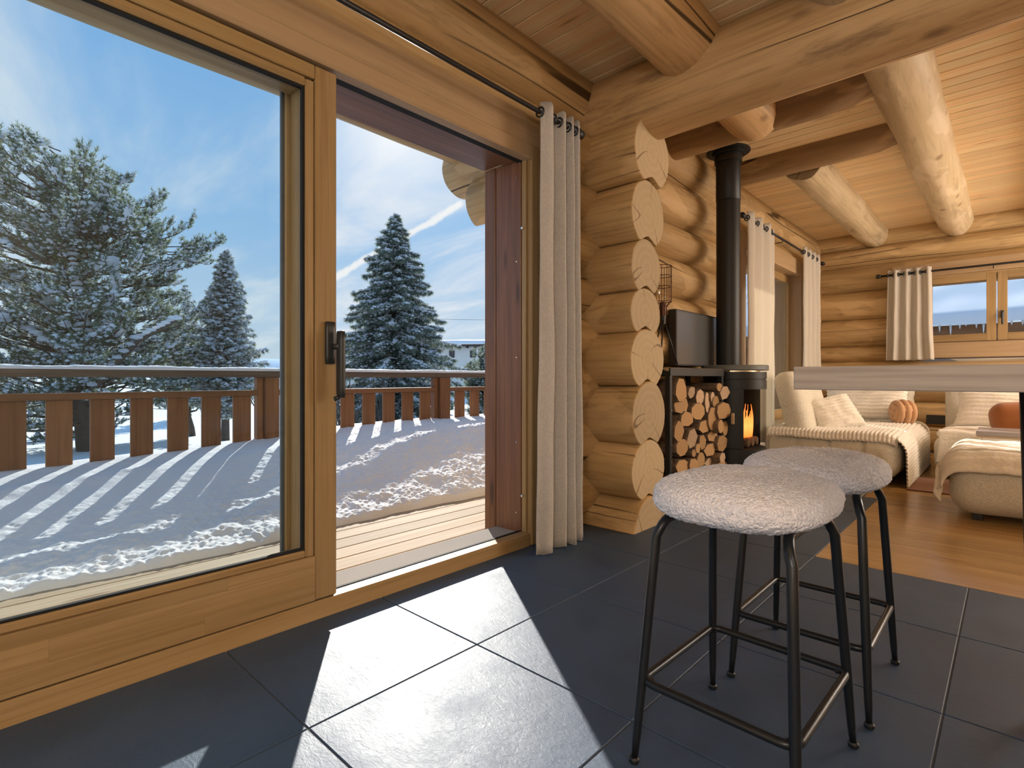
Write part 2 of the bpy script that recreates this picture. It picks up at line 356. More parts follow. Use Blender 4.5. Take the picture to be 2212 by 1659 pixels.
def fabric(name, c, scale=140, bump=.5, sheen=.3, weave=False, vary=.1):
    m, n, p = new_mat(name); t = N(n, 'ShaderNodeTexCoord')
    if weave:
        w1 = N(n, 'ShaderNodeTexWave', {'Vector': t.outputs['Object'], 'Scale': scale, 'Distortion': 1.5}, wave_type='BANDS', bands_direction='DIAGONAL').outputs[0]
        w2 = N(n, 'ShaderNodeTexNoise', {'Vector': t.outputs['Object'], 'Scale': scale * 3, 'Detail': 2.0}).outputs[0]
        hh = MATH(n, 'ADD', w1, w2)
    else:
        hh = N(n, 'ShaderNodeTexVoronoi', {'Vector': t.outputs['Object'], 'Scale': scale}, feature='SMOOTH_F1').outputs['Distance']
        hh = MATH(n, 'SUBTRACT', 1.0, hh)
    nz = N(n, 'ShaderNodeTexNoise', {'Vector': t.outputs['Object'], 'Scale': scale * .8, 'Detail': 3.0}).outputs[0]
    n.links.new(MIXC(n, SMOOTH(n, nz, .3, .7), tuple(x * (1 - vary) for x in c), tuple(min(1, x * (1 + vary)) for x in c)), p.inputs['Base Color'])
    n.links.new(N(n, 'ShaderNodeBump', {'Height': hh, 'Strength': bump, 'Distance': .006}).outputs[0], p.inputs['Normal'])
    p.inputs['Roughness'].default_value = .95; p.inputs['Specular IOR Level'].default_value = .1; p.inputs['Sheen Weight'].default_value = sheen
    return m
M['boucle'] = fabric('boucle_taupe', (.84, .82, .88), 210, .8, .3)
M['boucle_cream'] = fabric('boucle_cream', (.74, .69, .58), 130, .6, .2)
M['plush'] = fabric('cream_plush', (.84, .77, .67), 60, .35, .5, vary=.05)
M['curtain'] = fabric('woven_cream_curtain', (.82, .775, .73), 110, .8, .2, True, .06)
M['curtain_thin'] = fabric('thin_linen_curtain', (.82, .77, .69), 150, .2, .2, True, .04)
for k_ in ('curtain_thin', 'plush'):
    n = M[k_].node_tree; p = n.nodes['Principled BSDF']
    if k_ == 'curtain_thin':
        tl = N(n, 'ShaderNodeBsdfTranslucent', {'Color': (.82, .74, .62, 1)})
        mx = N(n, 'ShaderNodeMixShader', {0: .4, 1: p.outputs[0], 2: tl.outputs[0]})
        n.links.new(mx.outputs[0], n.nodes['Material Output'].inputs[0])
m, n, p = new_mat('slate_tile'); M['tile'] = m
t = N(n, 'ShaderNodeTexCoord'); rnd = N(n, 'ShaderNodeObjectInfo').outputs['Random']
co = VM(n, 'ADD', t.outputs['Object'], N(n, 'ShaderNodeCombineXYZ', {0: MATH(n, 'MULTIPLY', rnd, 30.0), 1: MATH(n, 'MULTIPLY', rnd, 70.0)}).outputs[0])
a1 = N(n, 'ShaderNodeTexNoise', {'Vector': co, 'Scale': 5.0, 'Detail': 6.0, 'Roughness': .6}).outputs[0]
a2 = N(n, 'ShaderNodeTexNoise', {'Vector': VM(n, 'MULTIPLY', co, (38, 75, 40)), 'Scale': 1.0, 'Detail': 4.0, 'Roughness': .65, 'Distortion': .8}).outputs[0]
n.links.new(RAMP(n, a1, [(.3, (.034, .064, .118)), (.7, (.048, .086, .152))]), p.inputs['Base Color'])  # blue of the reflected sky is put into the slate's base colour
n.links.new(RAMP(n, a1, [(.3, .46), (.7, .58)]), p.inputs['Roughness'])
p.inputs['Specular IOR Level'].default_value = .45
n.links.new(N(n, 'ShaderNodeBump', {'Height': MATH(n, 'ADD', MATH(n, 'MULTIPLY', a2, .5), a1), 'Strength': .24, 'Distance': .01}).outputs[0], p.inputs['Normal'])
m, n, p = new_mat('snow'); M['snow'] = m
t = N(n, 'ShaderNodeTexCoord')
a1 = N(n, 'ShaderNodeTexNoise', {'Vector': t.outputs['Object'], 'Scale': 55.0, 'Detail': 5.0, 'Roughness': .7}).outputs[0]
p.inputs['Base Color'].default_value = (.86, .835, .83, 1); p.inputs['Roughness'].default_value = .75; p.inputs['Specular IOR Level'].default_value = .25
n.links.new(N(n, 'ShaderNodeBump', {'Height': a1, 'Strength': .35, 'Distance': .012}).outputs[0], p.inputs['Normal'])
M['snow_tree'] = plain('tree_snow', (.88, .90, .93), .8)
n = M['snow_tree'].node_tree; tl = N(n, 'ShaderNodeBsdfTranslucent', {'Color': (.90, .93, .97, 1)})
n.links.new(N(n, 'ShaderNodeMixShader', {0: .55, 1: n.nodes['Principled BSDF'].outputs[0], 2: tl.outputs[0]}).outputs[0], n.nodes['Material Output'].inputs[0])
M['snow_far'] = plain('far_snow', (.88, .89, .91), .85, bump=.3, bscale=.8)
M['hill'] = plain('hazy_hill', (.42, .55, .70), 1.0, vary=.10, bscale=.004)  # distance haze and shade are put into the hill's colour
def glass(name, tint, ior=1.45):
    m = bpy.data.materials.new(name); m.use_nodes = True; n = m.node_tree; n.nodes.clear()
    tr = N(n, 'ShaderNodeBsdfTransparent', {'Color': (*tint, 1)}); gl = N(n, 'ShaderNodeBsdfGlossy', {'Roughness': 0.0, 'Color': (.9, .95, 1, 1)})
    fr = N(n, 'ShaderNodeFresnel', {'IOR': ior}); mx = N(n, 'ShaderNodeMixShader', {0: MATH(n, 'MULTIPLY', fr.outputs[0], .35), 1: tr.outputs[0], 2: gl.outputs[0]})
    n.links.new(mx.outputs[0], N(n, 'ShaderNodeOutputMaterial').inputs[0]); return m
M['pane'] = glass('door_pane', (.955, .982, .99)); M['pane_clear'] = glass('window_pane', (.98, .99, .99)); M['stove_glass'] = glass('stove_pane', (.82, .80, .77))
m, n, p = new_mat('flame'); M['flame'] = m
t = N(n, 'ShaderNodeTexCoord'); s_ = N(n, 'ShaderNodeSeparateXYZ', {0: t.outputs['Generated']})
n.links.new(RAMP(n, s_.outputs[2], [(0.0, (1, .20, .03)), (.25, (1, .36, .08)), (.55, (1, .22, .04)), (1.0, (.9, .10, .02))]), p.inputs['Emission Color'])
p.inputs['Emission Strength'].default_value = 2.0; p.inputs['Base Color'].default_value = (.2, .05, .01, 1)

# ------------------------------------------------------------------ logs
def log_me(L, ry, rz, seed, nside=28, seg=.16, rough=.02, clamp=None, taper=0.0, bow=0.0, cham=.008):
    rnd_ = random.Random(seed); nseg = max(3, int(L / seg)); V, Fc, mid = [], [], []
    o1, o2 = rnd_.random() * 50, rnd_.random() * 50
    def ring(x, k):
        f = 1 + taper * (x / L - .5)
        for i in range(nside):
            a = 2 * PI * i / nside; ca_, sa_ = math.cos(a), math.sin(a)
            r_ = (1 + rough * 2 * mnoise.noise((x * 1.1 + o1, ca_ * 1.2, sa_ * 1.2 + o2)) + rough * .8 * mnoise.noise((x * 4 + o2, ca_ * 3, sa_ * 3))) * f - k
            y_, z_ = ca_ * ry * r_, sa_ * rz * r_
            z_ += bow * math.sin(x * 1.3 + o1); y_ += bow * math.cos(x * 1.1 + o2)
            if clamp: z_ = clamp(y_, z_, x)
            V.append((x, y_, z_))
    xs = [0.0, cham] + [L * i / nseg for i in range(1, nseg)] + [L - cham, L]
    for i, x in enumerate(xs): ring(x, (cham / ry * .8) if i in (0, len(xs) - 1) else 0)
    m_ = len(xs)
    for i in range(m_ - 1):
        for k in range(nside):
            k2 = (k + 1) % nside; Fc.append((i * nside + k, (i + 1) * nside + k, (i + 1) * nside + k2, i * nside + k2)); mid.append(0)
    for base_, x, rev in ((0, 0.0, True), ((m_ - 1) * nside, L, False)):
        zc = sum(V[base_ + k][2] for k in range(nside)) / nside
        c_ = len(V); V.append((x, 0, zc))
        for k in range(nside):
            k2 = (k + 1) % nside
            Fc.append((c_, base_ + k2, base_ + k) if not rev else (c_, base_ + k, base_ + k2)); mid.append(1)
    Fc = [f[::-1] for f in Fc]
    me = mesh('log', V, Fc, False, mid)
    me.polygons.foreach_set('use_smooth', [i == 0 for i in mid]); return me
def log(name, origin, L, axis, ry, rz, mat, parent, seed, **kw):
    return obj(name, log_me(L, ry, rz, seed, **kw), [mat, M['end']], parent, Matrix.Translation(origin) @ AX[axis])

# ================================================================== SETTING
WX = -1.915                       # inner face of the sliding door wall
CEIL = 2.80
# ---- floor: slate tiles and oak planks
floor = box('floor', (-2.35, -2.6, -.20), (3.2, 8.5, -.028), 'X', M['fiber'])
tag(floor, 'floor of dark slate tiles meeting warm oak planks', 'floor', kind='structure')
GX, GY, TS = -1.3365, 1.2598, .6
box('grout', (-1.95, -2.4, -.03), (2.9, 3.058, -.0035), 'X', M['fiber'], floor, 0)
box('grout', (-1.95, 3.06, -.03), (GX + TS - .002, 4.857, -.0035), 'X', M['fiber'], floor, 0)
tile_me = None
for j in range(-1, 7):
    for i in range(-6, 6):
        x0, y0 = GX + TS * j, GY + TS * i
        if i >= 3 and j > 0: continue
        box('tile', (x0 + .002, y0 + .002, -.025), (x0 + TS - .002, y0 + TS - .002, 0), 'X', M['tile'], floor, .002)
rng = random.Random(3)
PW = .18
def planks(x0, x1, y0, y1):
    y = y0
    while y < y1 - .01:
        w = min(PW, y1 - y); x = x0 - rng.random() * 1.2
        while x < x1:
            L = 1.9; a, b = max(x, x0), min(x + L, x1)
            if b - a > .02:
                box('plank', (a + .0006, y + .0006, -.025), (b - .0006, y + w - .0006, 0), 'X', M['oak'], floor, .0012)
            x += L
        y += w
planks(GX + TS, 3.0, GY + 3 * TS, 8.35)
planks(-2.0, GX + TS, 4.86, 8.35)

# ---- ceiling
ceiling = box('ceiling', (-2.3, -2.6, CEIL + .025), (3.2, 8.6, CEIL + .12), 'X', M['subfloor'])
tag(ceiling, 'pale tongue and groove board ceiling carried by round log beams', 'ceiling', kind='structure')
y = -2.6; bw = .118
while y < 8.5:
    box('board', (-2.25, y + .0012, CEIL), (3.2, y + bw - .0012, CEIL + .022), 'X', M['ceil'], ceiling, .005); y += bw
log('beam', (-2.05, 2.99, 2.605), 5.2, 'X', .225, .225, M['beam'], ceiling, 11, rough=.02, nside=36)
def scoop(xe, depth):
    def f(y_, z_, x):
        if x > xe: return max(z_, -.17 + depth * (1 - math.cos(min(1, (x - xe) / .42) * PI)) * .5)
        return z_
    return f
log('beam', (-2.05, 3.92, 2.79), 1.62, 'X', .17, .175, M['beam_dark'], ceiling, 12, clamp=scoop(1.15, .10))
log('beam', (-2.05, 4.96, 2.82), 1.62, 'X', .165, .165, M['beam_dark'], ceiling, 13, clamp=scoop(1.15, .10))
log('joist', (-.49, 2.9, 2.775), 5.5, 'Y', .165, .165, M['log_pale'], ceiling, 19, rough=.035, seg=.1, nside=36)
log('joist', (-.55, -2.5, 2.76), 5.4, 'Y', .165, .17, M['log_pale'], ceiling, 15, rough=.03)
log('joist', (-1.31, -2.5, 2.745), 6.42, 'Y', .175, .175, M['beam'], ceiling, 16, rough=.035, seg=.1)
log('joist', (-1.31, 5.08, 2.775), 3.3, 'Y', .165, .165, M['log_pale'], ceiling, 17, rough=.035, seg=.1, nside=36)
log('joist', (.33, 2.9, 2.775), 5.5, 'Y', .165, .165, M['log_pale'], ceiling, 18, rough=.035)

# ---- log walls
wall_l = empty('wall_left', (-2.1, 4.0, 0)); tag(wall_l, 'peeled log outer wall holding the sliding door and the tall window', 'wall', kind='structure')
ROWS = [0, .35, .68, 1.02, 1.30, 1.57, 1.88, 2.16, 2.50, 2.86]
WIN_Y0, WIN_Y1 = 5.24, 7.30
def wall_logs(parent, rows, segs_fn, cx, ry, seed0, axis, mat):
    for i in range(len(rows) - 1):
        a, b = rows[i], rows[i + 1]
        for (s0, s1) in segs_fn(a, b):
            zc = (a + b) / 2; rz = (b - a) / 2 + .016
            o = (cx, s0, zc) if axis == 'Y' else (s0, cx, zc)
            log('log', o, s1 - s0, axis, ry, rz, mat, parent, seed0 + i * 7 + int(s0 * 10), rough=.022, seg=.14,
                clamp=lambda y_, z_, x, zc=zc: max(z_, -zc + .001))
def segs_left(a, b):
    if a >= 2.49: return [(-2.5, 8.7)]
    if a >= 2.15: return [(-2.5, 8.7)]
    return [(2.33, WIN_Y0), (WIN_Y1, 8.7)]
wall_logs(wall_l, ROWS, segs_left, -2.12, .205, 100, 'Y', M['log'])
wall_m = empty('wall_middle', (-2.0, 2.975, 0)); tag(wall_m, 'stub wall of stacked logs with round sawn ends beside the curtain', 'wall', kind='structure')
SR = [0, .19, .503, .861, 1.185, 1.433, 1.734, 2.09, 2.46]
SE = [-1.605, -1.625, -1.62, -1.632, -1.645, -1.64, -1.628, -1.60]
prev = None
SRY = [.213, .205, .20, .205, .185, .18, .20, .215]
for i in range(len(SR) - 1):
    a, b = SR[i], SR[i + 1]; zc, rz = (a + b) / 2, (b - a) / 2 + .03
    if i == 0: zc, rz = -.06, .25
    xs = -2.5 if i < 7 else -3.06
    pz, prz, pry = prev if prev else (None, None, None)
    def cl(y_, z_, x, zc=zc, i=i, pz=pz, prz=prz, pry=pry):
        if i == 0: return max(z_, -zc + .001)
        q = 1 - (y_ / pry) ** 2
        if q > 0:
            top = pz + prz * math.sqrt(q) - zc + .016 * max(0, 1 - abs(y_) / .07)
            return max(z_, top)
        return z_
    log('log', (xs, 2.975, zc), SE[i] - xs, 'X', SRY[i], rz, M['log'], wall_m, 300 + i, nside=44, seg=.1, rough=.016, clamp=cl)
    prev = (zc, rz, SRY[i])
log('log', (-3.36, 2.975, 2.60), 1.3, 'X', .2, .2, M['log'], wall_m, 333, nside=36)
wall_f = empty('wall_far', (0, 8.45, 0)); tag(wall_f, 'far log wall with the small double casement window', 'wall', kind='structure')
FR = [0, .32, .62, .92, 1.13, 1.325, 1.69, 2.06, 2.39, 2.62, 2.9]
FWX0, FWX1 = -.80, .60
def segs_far(a, b):
    if a >= 1.12 and b <= 2.3: return [(-2.35, FWX0 - .02), (FWX1 + .02, 3.1)]
    return [(-2.35, 3.1)]
wall_logs(wall_f, FR, segs_far, 8.42, .2, 500, 'X', M['log'])
# sill and casing boards of the far window
trim2 = empty('trim_2', (0, 8.2, 1.2)); tag(trim2, 'pale casing boards framing the small far window', 'trim', kind='structure')
box('casing_board', (FWX0 - .3, 8.19, 1.155), (FWX1 + .3, 8.26, 1.335), 'X', M['casing'], trim2)
box('casing_board', (FWX0 - .3, 8.19, 2.14), (FWX1 + .3, 8.26, 2.30), 'X', M['casing'], trim2)
box('casing_board', (FWX0 - .12, 8.19, 1.335), (FWX0, 8.26, 2.14), 'Z', M['casing'], trim2)
# ---- right and back walls, behind the camera
wall_r = empty('wall_right', (3.15, 3, 0)); tag(wall_r, 'pale boarded wall on the kitchen side', 'wall', kind='structure')
for zz in range(14): box('board', (3.1, -2.6, zz * .2), (3.14, 8.5, zz * .2 + .198), 'Y', M['ceil'], wall_r, .002)
wall_b = empty('wall_back', (0, -2.6, 0)); tag(wall_b, 'pale boarded wall behind the dining area', 'wall', kind='structure')
for zz in range(14): box('board', (-2.3, -2.64, zz * .2), (3.14, -2.6, zz * .2 + .198), 'X', M['ceil'], wall_b, .002)
# ---- far casement window
win2 = empty('window_2', (-.1, 8.26, 1.34)); tag(win2, 'small far casement window with two pale wooden sashes', 'window', kind='structure')
def sash(parent, x0, x1, y0, y1, z0, z1, w, mat, pane):
    s = box('sash', (x0, y0, z0), (x0 + w, y1, z1), 'Z', mat, parent)
    box('stile', (x1 - w, y0, z0), (x1, y1, z1), 'Z', mat, s)
    box('rail', (x0 + w, y0, z0), (x1 - w, y1, z0 + w), 'X', mat, s)
    box('rail', (x0 + w, y0, z1 - w), (x1 - w, y1, z1), 'X', mat, s)
    box('pane', (x0 + w, (y0 + y1) / 2 - .006, z0 + w), (x1 - w, (y0 + y1) / 2 + .006, z1 - w), 'X', pane, s, 0); return s
sash(win2, FWX0 + .01, -.128, 8.25, 8.31, 1.345, 2.13, .085, M['frame'], M['pane_clear'])
s2 = sash(win2, -.118, FWX1 - .01, 8.25, 8.31, 1.345, 2.13, .085, M['frame'], M['pane_clear'])
hd = box('handle', (-.09, 8.225, 1.60), (-.062, 8.25, 1.68), 'Z', M['handle'], win2, .004)
box('lever', (-.087, 8.20, 1.52), (-.065, 8.222, 1.66), 'Z', M['handle'], hd, .008)

# ---- tall living room window
trim3 = empty('trim_3', (-1.9, 6.2, .4)); tag(trim3, 'pale casing around the tall living room window', 'trim', kind='structure')
box('casing_board', (-2.30, WIN_Y0 - .02, 0), (-1.88, WIN_Y0 + .10, 2.32), 'Z', M['casing'], trim3)
box('casing_board', (-2.30, WIN_Y1 - .10, 0), (-1.88, WIN_Y1 + .02, 2.32), 'Z', M['casing'], trim3)
box('casing_board', (-2.30, WIN_Y0 + .1, 2.16), (-1.88, WIN_Y1 - .1, 2.34), 'Y', M['casing'], trim3)
box('casing_board', (-2.30, WIN_Y0 + .1, .36), (-1.88, WIN_Y1 - .1, .45), 'Y', M['casing'], trim3)
win1 = empty('window_1', (-2.0, 6.2, .45)); tag(win1, 'tall living room window behind the cream curtains', 'window', kind='structure')
def sash_y(parent, y0, y1, x0, x1, z0, z1, w, mat, pane):
    s = box('sash', (x0, y0, z0), (x1, y0 + w, z1), 'Z', mat, parent)
    box('stile', (x0, y1 - w, z0), (x1, y1, z1), 'Z', mat, s)
    box('rail', (x0, y0 + w, z0), (x1, y1 - w, z0 + w), 'Y', mat, s)
    box('rail', (x0, y0 + w, z1 - w), (x1, y1 - w, z1), 'Y', mat, s)
    box('pane', ((x0 + x1) / 2 - .006, y0 + w, z0 + w), ((x0 + x1) / 2 + .006, y1 - w, z1 - w), 'Y', pane, s, 0); return s
ym = (WIN_Y0 + WIN_Y1) / 2
sash_y(win1, WIN_Y0 + .1, ym - .003, -2.06, -2.0, .45, 2.16, .09, M['frame'], M['pane_clear'])
sash_y(win1, ym + .003, WIN_Y1 - .1, -2.06, -2.0, .45, 2.16, .09, M['frame'], M['pane_clear'])

# ---- sliding glass door
trim1 = empty('trim_1', (-1.95, .8, 0)); tag(trim1, 'larch frame and pine casing boards around the sliding door opening', 'trim', kind='structure')
box('sill', (-1.975, -2.5, -.02), (WX, 2.20, .068), 'Y', M['frame'], trim1, .003)
box('threshold', (-2.17, 1.02, -.02), (-1.985, 2.20, .060), 'Y', M['alu'], trim1, .004)
box('threshold_strip', (-1.99, 1.02, .0), (-1.977, 2.20, .071), 'Y', M['void'], trim1, 0)
box('head_lip', (-1.96, -2.5, 2.096), (-1.90, 2.215, 2.175), 'Y', M['casing'], trim1, .006)
box('casing_board', (-1.97, -2.5, 2.176), (-1.918, 2.36, 2.345), 'Y', M['casing'], trim1, .004)
box('track', (-2.0, -2.5, 2.100), (-1.935, 2.2, 2.13), 'Y', M['void'], trim1, 0)
box('jamb', (-1.975, 2.203, 0), (-1.905, 2.285, 2.18), 'Z', M['frame'], trim1, .006)
box('jamb_strip', (-1.965, 2.188, .07), (-1.935, 2.204, 2.10), 'Z', M['frame_warm'], trim1, .003)
box('casing_board', (-2.0, 2.285, 0), (-1.915, 2.34, 2.34), 'Z', M['casing'], trim1, .003)
box('stop_screw', (-1.96, 2.172, 1.72), (-1.945, 2.19, 1.735), 'Z', M['chrome'], trim1, .003)
box('stop_screw', (-1.96, 2.172, .26), (-1.945, 2.19, .275), 'Z', M['chrome'], trim1, .003)
stain = empty('trim_4', (-2.1, 2.2, 0)); tag(stain, 'dark stained boards lining the outer side of the door opening', 'trim', kind='structure')
box('lining_board', (-2.17, 2.195, .0), (-1.978, 2.33, 2.12), 'Z', M['stain'], stain, .004)
box('lining_board', (-2.26, 2.19, -.1), (-2.172, 2.33, 2.12), 'Z', M['stain'], stain, .006)
box('lining_board', (-2.10, -2.5, 2.108), (-1.978, 2.193, 2.30), 'Y', M['stain'], stain, .004)
box('lining_board', (-2.26, -2.5, 2.118), (-2.102, 2.19, 2.30), 'Y', M['stain'], stain, .006)
for zz in (2.02, 1.55, 1.02, .55, .16):
    box('screw', (-2.012, 2.190, zz), (-2.004, 2.196, zz + .010), 'Z', M['chrome'], stain, .002)

door = empty('door_1', (-1.95, .9, .07)); tag(door, 'larch framed sliding glass leaf with black pull handle', 'door', kind='structure')
LX0, LX1 = -1.985, WX
stile = box('stile', (LX0, .973, .074), (LX1, 1.060, 2.086), 'Z', M['frame'], door, .004)
gY = .938; gz0, gz1 = .268, 1.998
box('bead', (LX0 + .004, gY, gz0 - .028), (LX1 - .006, .9725, gz1 + .03), 'Z', M['frame'], door, .005)
for a, b in ((.0745, .135), (.136, .200), (.201, .240)):
    yy = -2.5; k = 0
    for Ls in (1.35, 1.0, .8, 1.2):
        y1 = min(yy + Ls + (a * 5 % .5), .972)
        if y1 > yy: box('bottom_rail_stave', (LX0, yy, a), (LX1, y1, b + .0008), 'Y', M['frame'], door, .0006)
        yy = y1
box('bead', (LX0 + .004, -2.5, .2415), (LX1 - .006, gY, gz0), 'Y', M['frame'], door, .005)
box('top_rail', (LX0, -2.5, gz1 + .035), (LX1, .972, 2.086), 'Y', M['frame_warm'], door, .004)
box('bead', (LX0 + .004, -2.5, gz1), (LX1 - .006, gY, gz1 + .034), 'Y', M['frame'], door, .005)
box('bottom_gap_shade', (-1.975, -2.5, .066), (-1.928, 1.055, .0745), 'Y', M['void'], door, 0)  # black strip painting the dark of the gap between leaf and sill
box('gasket', (-1.946, gY - .010, gz0 - .002), (-1.930, gY + .002, gz1), 'Z', M['void'], door, 0)
box('gasket', (-1.946, -2.5, gz0 - .002), (-1.930, gY - .008, gz0 + .008), 'Y', M['void'], door, 0)
box('gasket', (-1.946, -2.5, gz1 - .009), (-1.930, gY - .008, gz1 + .001), 'Y', M['void'], door, 0)
box('pane', (-1.952, -2.5, gz0), (-1.946, gY, gz1), 'Y', M['pane'], door, 0)
hp = softbox_me(.010, .019, .081, .006, 6)
plate = obj('handle_plate', hp, M['handle'], door, Matrix.Translation((WX + .008, 1.028, 1.045)))
# D shaped pull bar standing off the stile
bar = softbox_me(.020, .011, .127, .007, 8)
pull = obj('handle', bar, M['handle'], door, Matrix.Translation((WX + .052, 1.048, .962)))
tube('handle_arm', [(WX + .008, 1.036, 1.03), (WX + .052, 1.046, 1.03)], .012, M['handle'], pull, 10)
tube('handle_lip', [(WX + .052, 1.043, .838), (WX + .04, 1.028, .830)], .009, M['handle'], pull, 8)
# fixed outer leaf seen through the sliding leaf
fix = empty('window_3', (-2.08, .7, .07)); tag(fix, 'fixed outer glass leaf standing behind the sliding leaf', 'window', kind='structure')
box('stile', (-2.075, .950, .06), (-2.0, 1.02, 2.11), 'Z', M['frame'], fix, .005)
box('stile', (-2.115, .932, .10), (-2.076, 1.02, 2.11), 'Z', M['frame'], fix, .005)
box('bottom_rail', (-2.075, -2.5, .06), (-2.0, .949, .215), 'Y', M['frame'], fix, .004)
box('bottom_rail', (-2.115, -2.5, .06), (-2.076, .931, .20), 'Y', M['frame'], fix, .004)
box('top_rail', (-2.075, -2.5, 2.02), (-2.0, .949, 2.108), 'Y', M['frame'], fix, .004)
box('top_rail', (-2.115, -2.5, 2.06), (-2.076, .931, 2.108), 'Y', M['frame'], fix, .004)
box('gasket', (-2.10, .920, .20), (-2.085, .933, 2.05), 'Z', M['gasket'], fix, 0)
box('gasket', (-2.10, -2.5, .20), (-2.085, .920, .211), 'Y', M['gasket'], fix, 0)
box('pane', (-2.105, -2.5, .20), (-2.099, .920, 2.06), 'Y', M['pane'], fix, 0)

# ================================================================== OUTSIDE
# ---- roof edge over the terrace
roof = empty('roof', (-3.2, 2, 2.9)); tag(roof, 'overhanging roof edge carried by a round log above the terrace', 'roof', kind='structure')
log('eave_log', (-3.18, -3.5, 2.745), 12.5, 'Y', .15, .15, M['log'], roof, 71, nside=24, seg=.3, rough=.03)
sl = math.atan(.36)
for k in range(9):
    x0 = -3.52 + k * .22
    box('roof_board', (x0, -3.6, 2.985 + k * .08), (x0 + .23, 9.2, 3.01 + k * .08), 'Y', M['log'], roof, .002, Matrix.Rotation(-sl, 4, 'Y'))

# ---- terrace deck
deck = box('terrace_deck', (-5.0, -3.0, -.32), (-2.20, 8.0, -.10), 'Y', M['subfloor'])
tag(deck, 'terrace deck of pale larch boards outside the sliding door', 'deck', kind='structure')
X = -2.183
k = 0
while X > -4.85:
    box('deck_board', (X - .1435, -3.0, -.028), (X, 8.0, 0), 'Y', M['deck'], deck, .003); X -= .150; k += 1
# ---- railing
RX = -4.86
rail = empty('terrace_railing', (RX, 2, -.1)); tag(rail, 'brown wooden terrace railing with wide upright boards', 'railing')
box('top_rail', (RX - .09, -3.0, .918), (RX + .06, 3.90, .972), 'Y', M['rail_dark'], rail, .005)
box('top_rail', (RX - .09, 3.902, .918), (RX + .06, 8.0, .972), 'Y', M['rail_dark'], rail, .005)
posts = [-1.895, .08, 2.055, 4.03, 6.005, 7.98]
for py_ in posts:
    po = box('post', (RX - .055, py_ - .075, -.3), (RX + .055, py_ + .075, .918), 'Z', M['rail'], rail, .004)
    box('post_block', (RX - .05, py_ - .135, -.1), (RX + .02, py_ - .077, .918), 'Z', M['rail'], po, .004)
for a, b in zip(posts[:-1], posts[1:]):
    box('middle_rail', (RX - .03, a + .077, .758), (RX + .055, b - .137, .806), 'Y', M['rail'], rail, .004)
    n_ = 7; span = (b - .137) - (a + .077); pitch = span / n_
    for i in range(n_):
        pitch = .2425; yc = a + .265 + pitch * i
        box('slat', (RX - .012, yc - pitch * .30, -.25), (RX + .014, yc + pitch * .30, .757), 'Z', M['rail'], rail, .003)
def rail_snow(uu, vv):
    yv = -3 + uu * 11.0; a = vv * PI
    h = .030 + .010 * mnoise.noise((yv * 3, 0, 0)) + .006 * mnoise.noise((yv * 20, vv * 4, 3))
    return (RX - .015 - .072 * math.cos(a), yv, .973 + h * math.sin(a) ** .6)
rs = obj('rail_snow', grid_me('rail_snow', rail_snow, 700, 8), M['snow'])
tag(rs, 'thin ridge of snow lying along the railing top', 'snow', kind='stuff')
# ---- snow drift on the deck
ny, nx = 1000, 300
Yg = np.linspace(-2.2, 7.2, ny)[:, None] * np.ones((1, nx)); Ug = np.linspace(-.02, 1.0, nx)[None, :] * np.ones((ny, 1))
edge = -3.00 + .10 * (fbm(Yg * 1.3, Yg * 0 + 3, 5, 4) - .5) * 2 + .10 * sm(2.2, 4.5, Yg) + .05 * np.sin(Yg * 2.1)
Xg = edge + Ug * (-5.02 - edge)
U = np.clip(Ug, 0, 1); wr = sm(.3, 3.6, Yg)
pl_ = .035 * np.clip(U / .015, 0, 1) ** .5 + .03 * sm(0, .15, U) + .24 * sm(.16, 1.0, U)
pr_ = .05 * np.clip(U / .015, 0, 1) ** .5 + .40 * (1 - np.log(1 + np.exp(6 * (1 - U / .5))) / 6)
H = pl_ * (1 - wr) + pr_ * wr + .03 * np.sin(U * PI) * (fbm(Xg * 1.6 + 9, Yg * 1.1, 2, 4) - .5) * 2.4
rough_w = np.clip(1.25 - U * (1.9 - 1.0 * wr), .10, 1) * np.clip(U / .02, 0, 1)
H += rough_w * ((fbm(Xg * 9, Yg * 9, 8, 4) - .48) * .050 + (vnoise(Xg * 48, Yg * 48, 4) - .5) * .013 + (vnoise(Xg * 85, Yg * 85, 9) - .5) * .009)
H += .012 * (fbm(Xg * 5, Yg * 5, 21, 4) - .5)
ridge = np.exp(-((U - (.66 + .05 * np.sin(Yg * 1.4))) / .045) ** 2) * sm(1.35, .9, Yg)
H += ridge * .03 * (fbm(Yg * 9, Xg * 9, 31, 3))
H = np.where(Ug < 0, -.006, np.maximum(H, .004))
Vv = np.stack([Xg, Yg, H], -1).reshape(-1, 3)
ii = (np.arange(ny - 1)[:, None] * nx + np.arange(nx - 1)[None, :]).ravel()
drift = obj('snow_drift', fast_mesh('snow_drift', Vv, np.stack([ii, ii + 1, ii + nx + 1, ii + nx], 1), True), M['snow'])
tag(drift, 'deep granular snow drift piled along the railing on the deck', 'snow', kind='stuff')
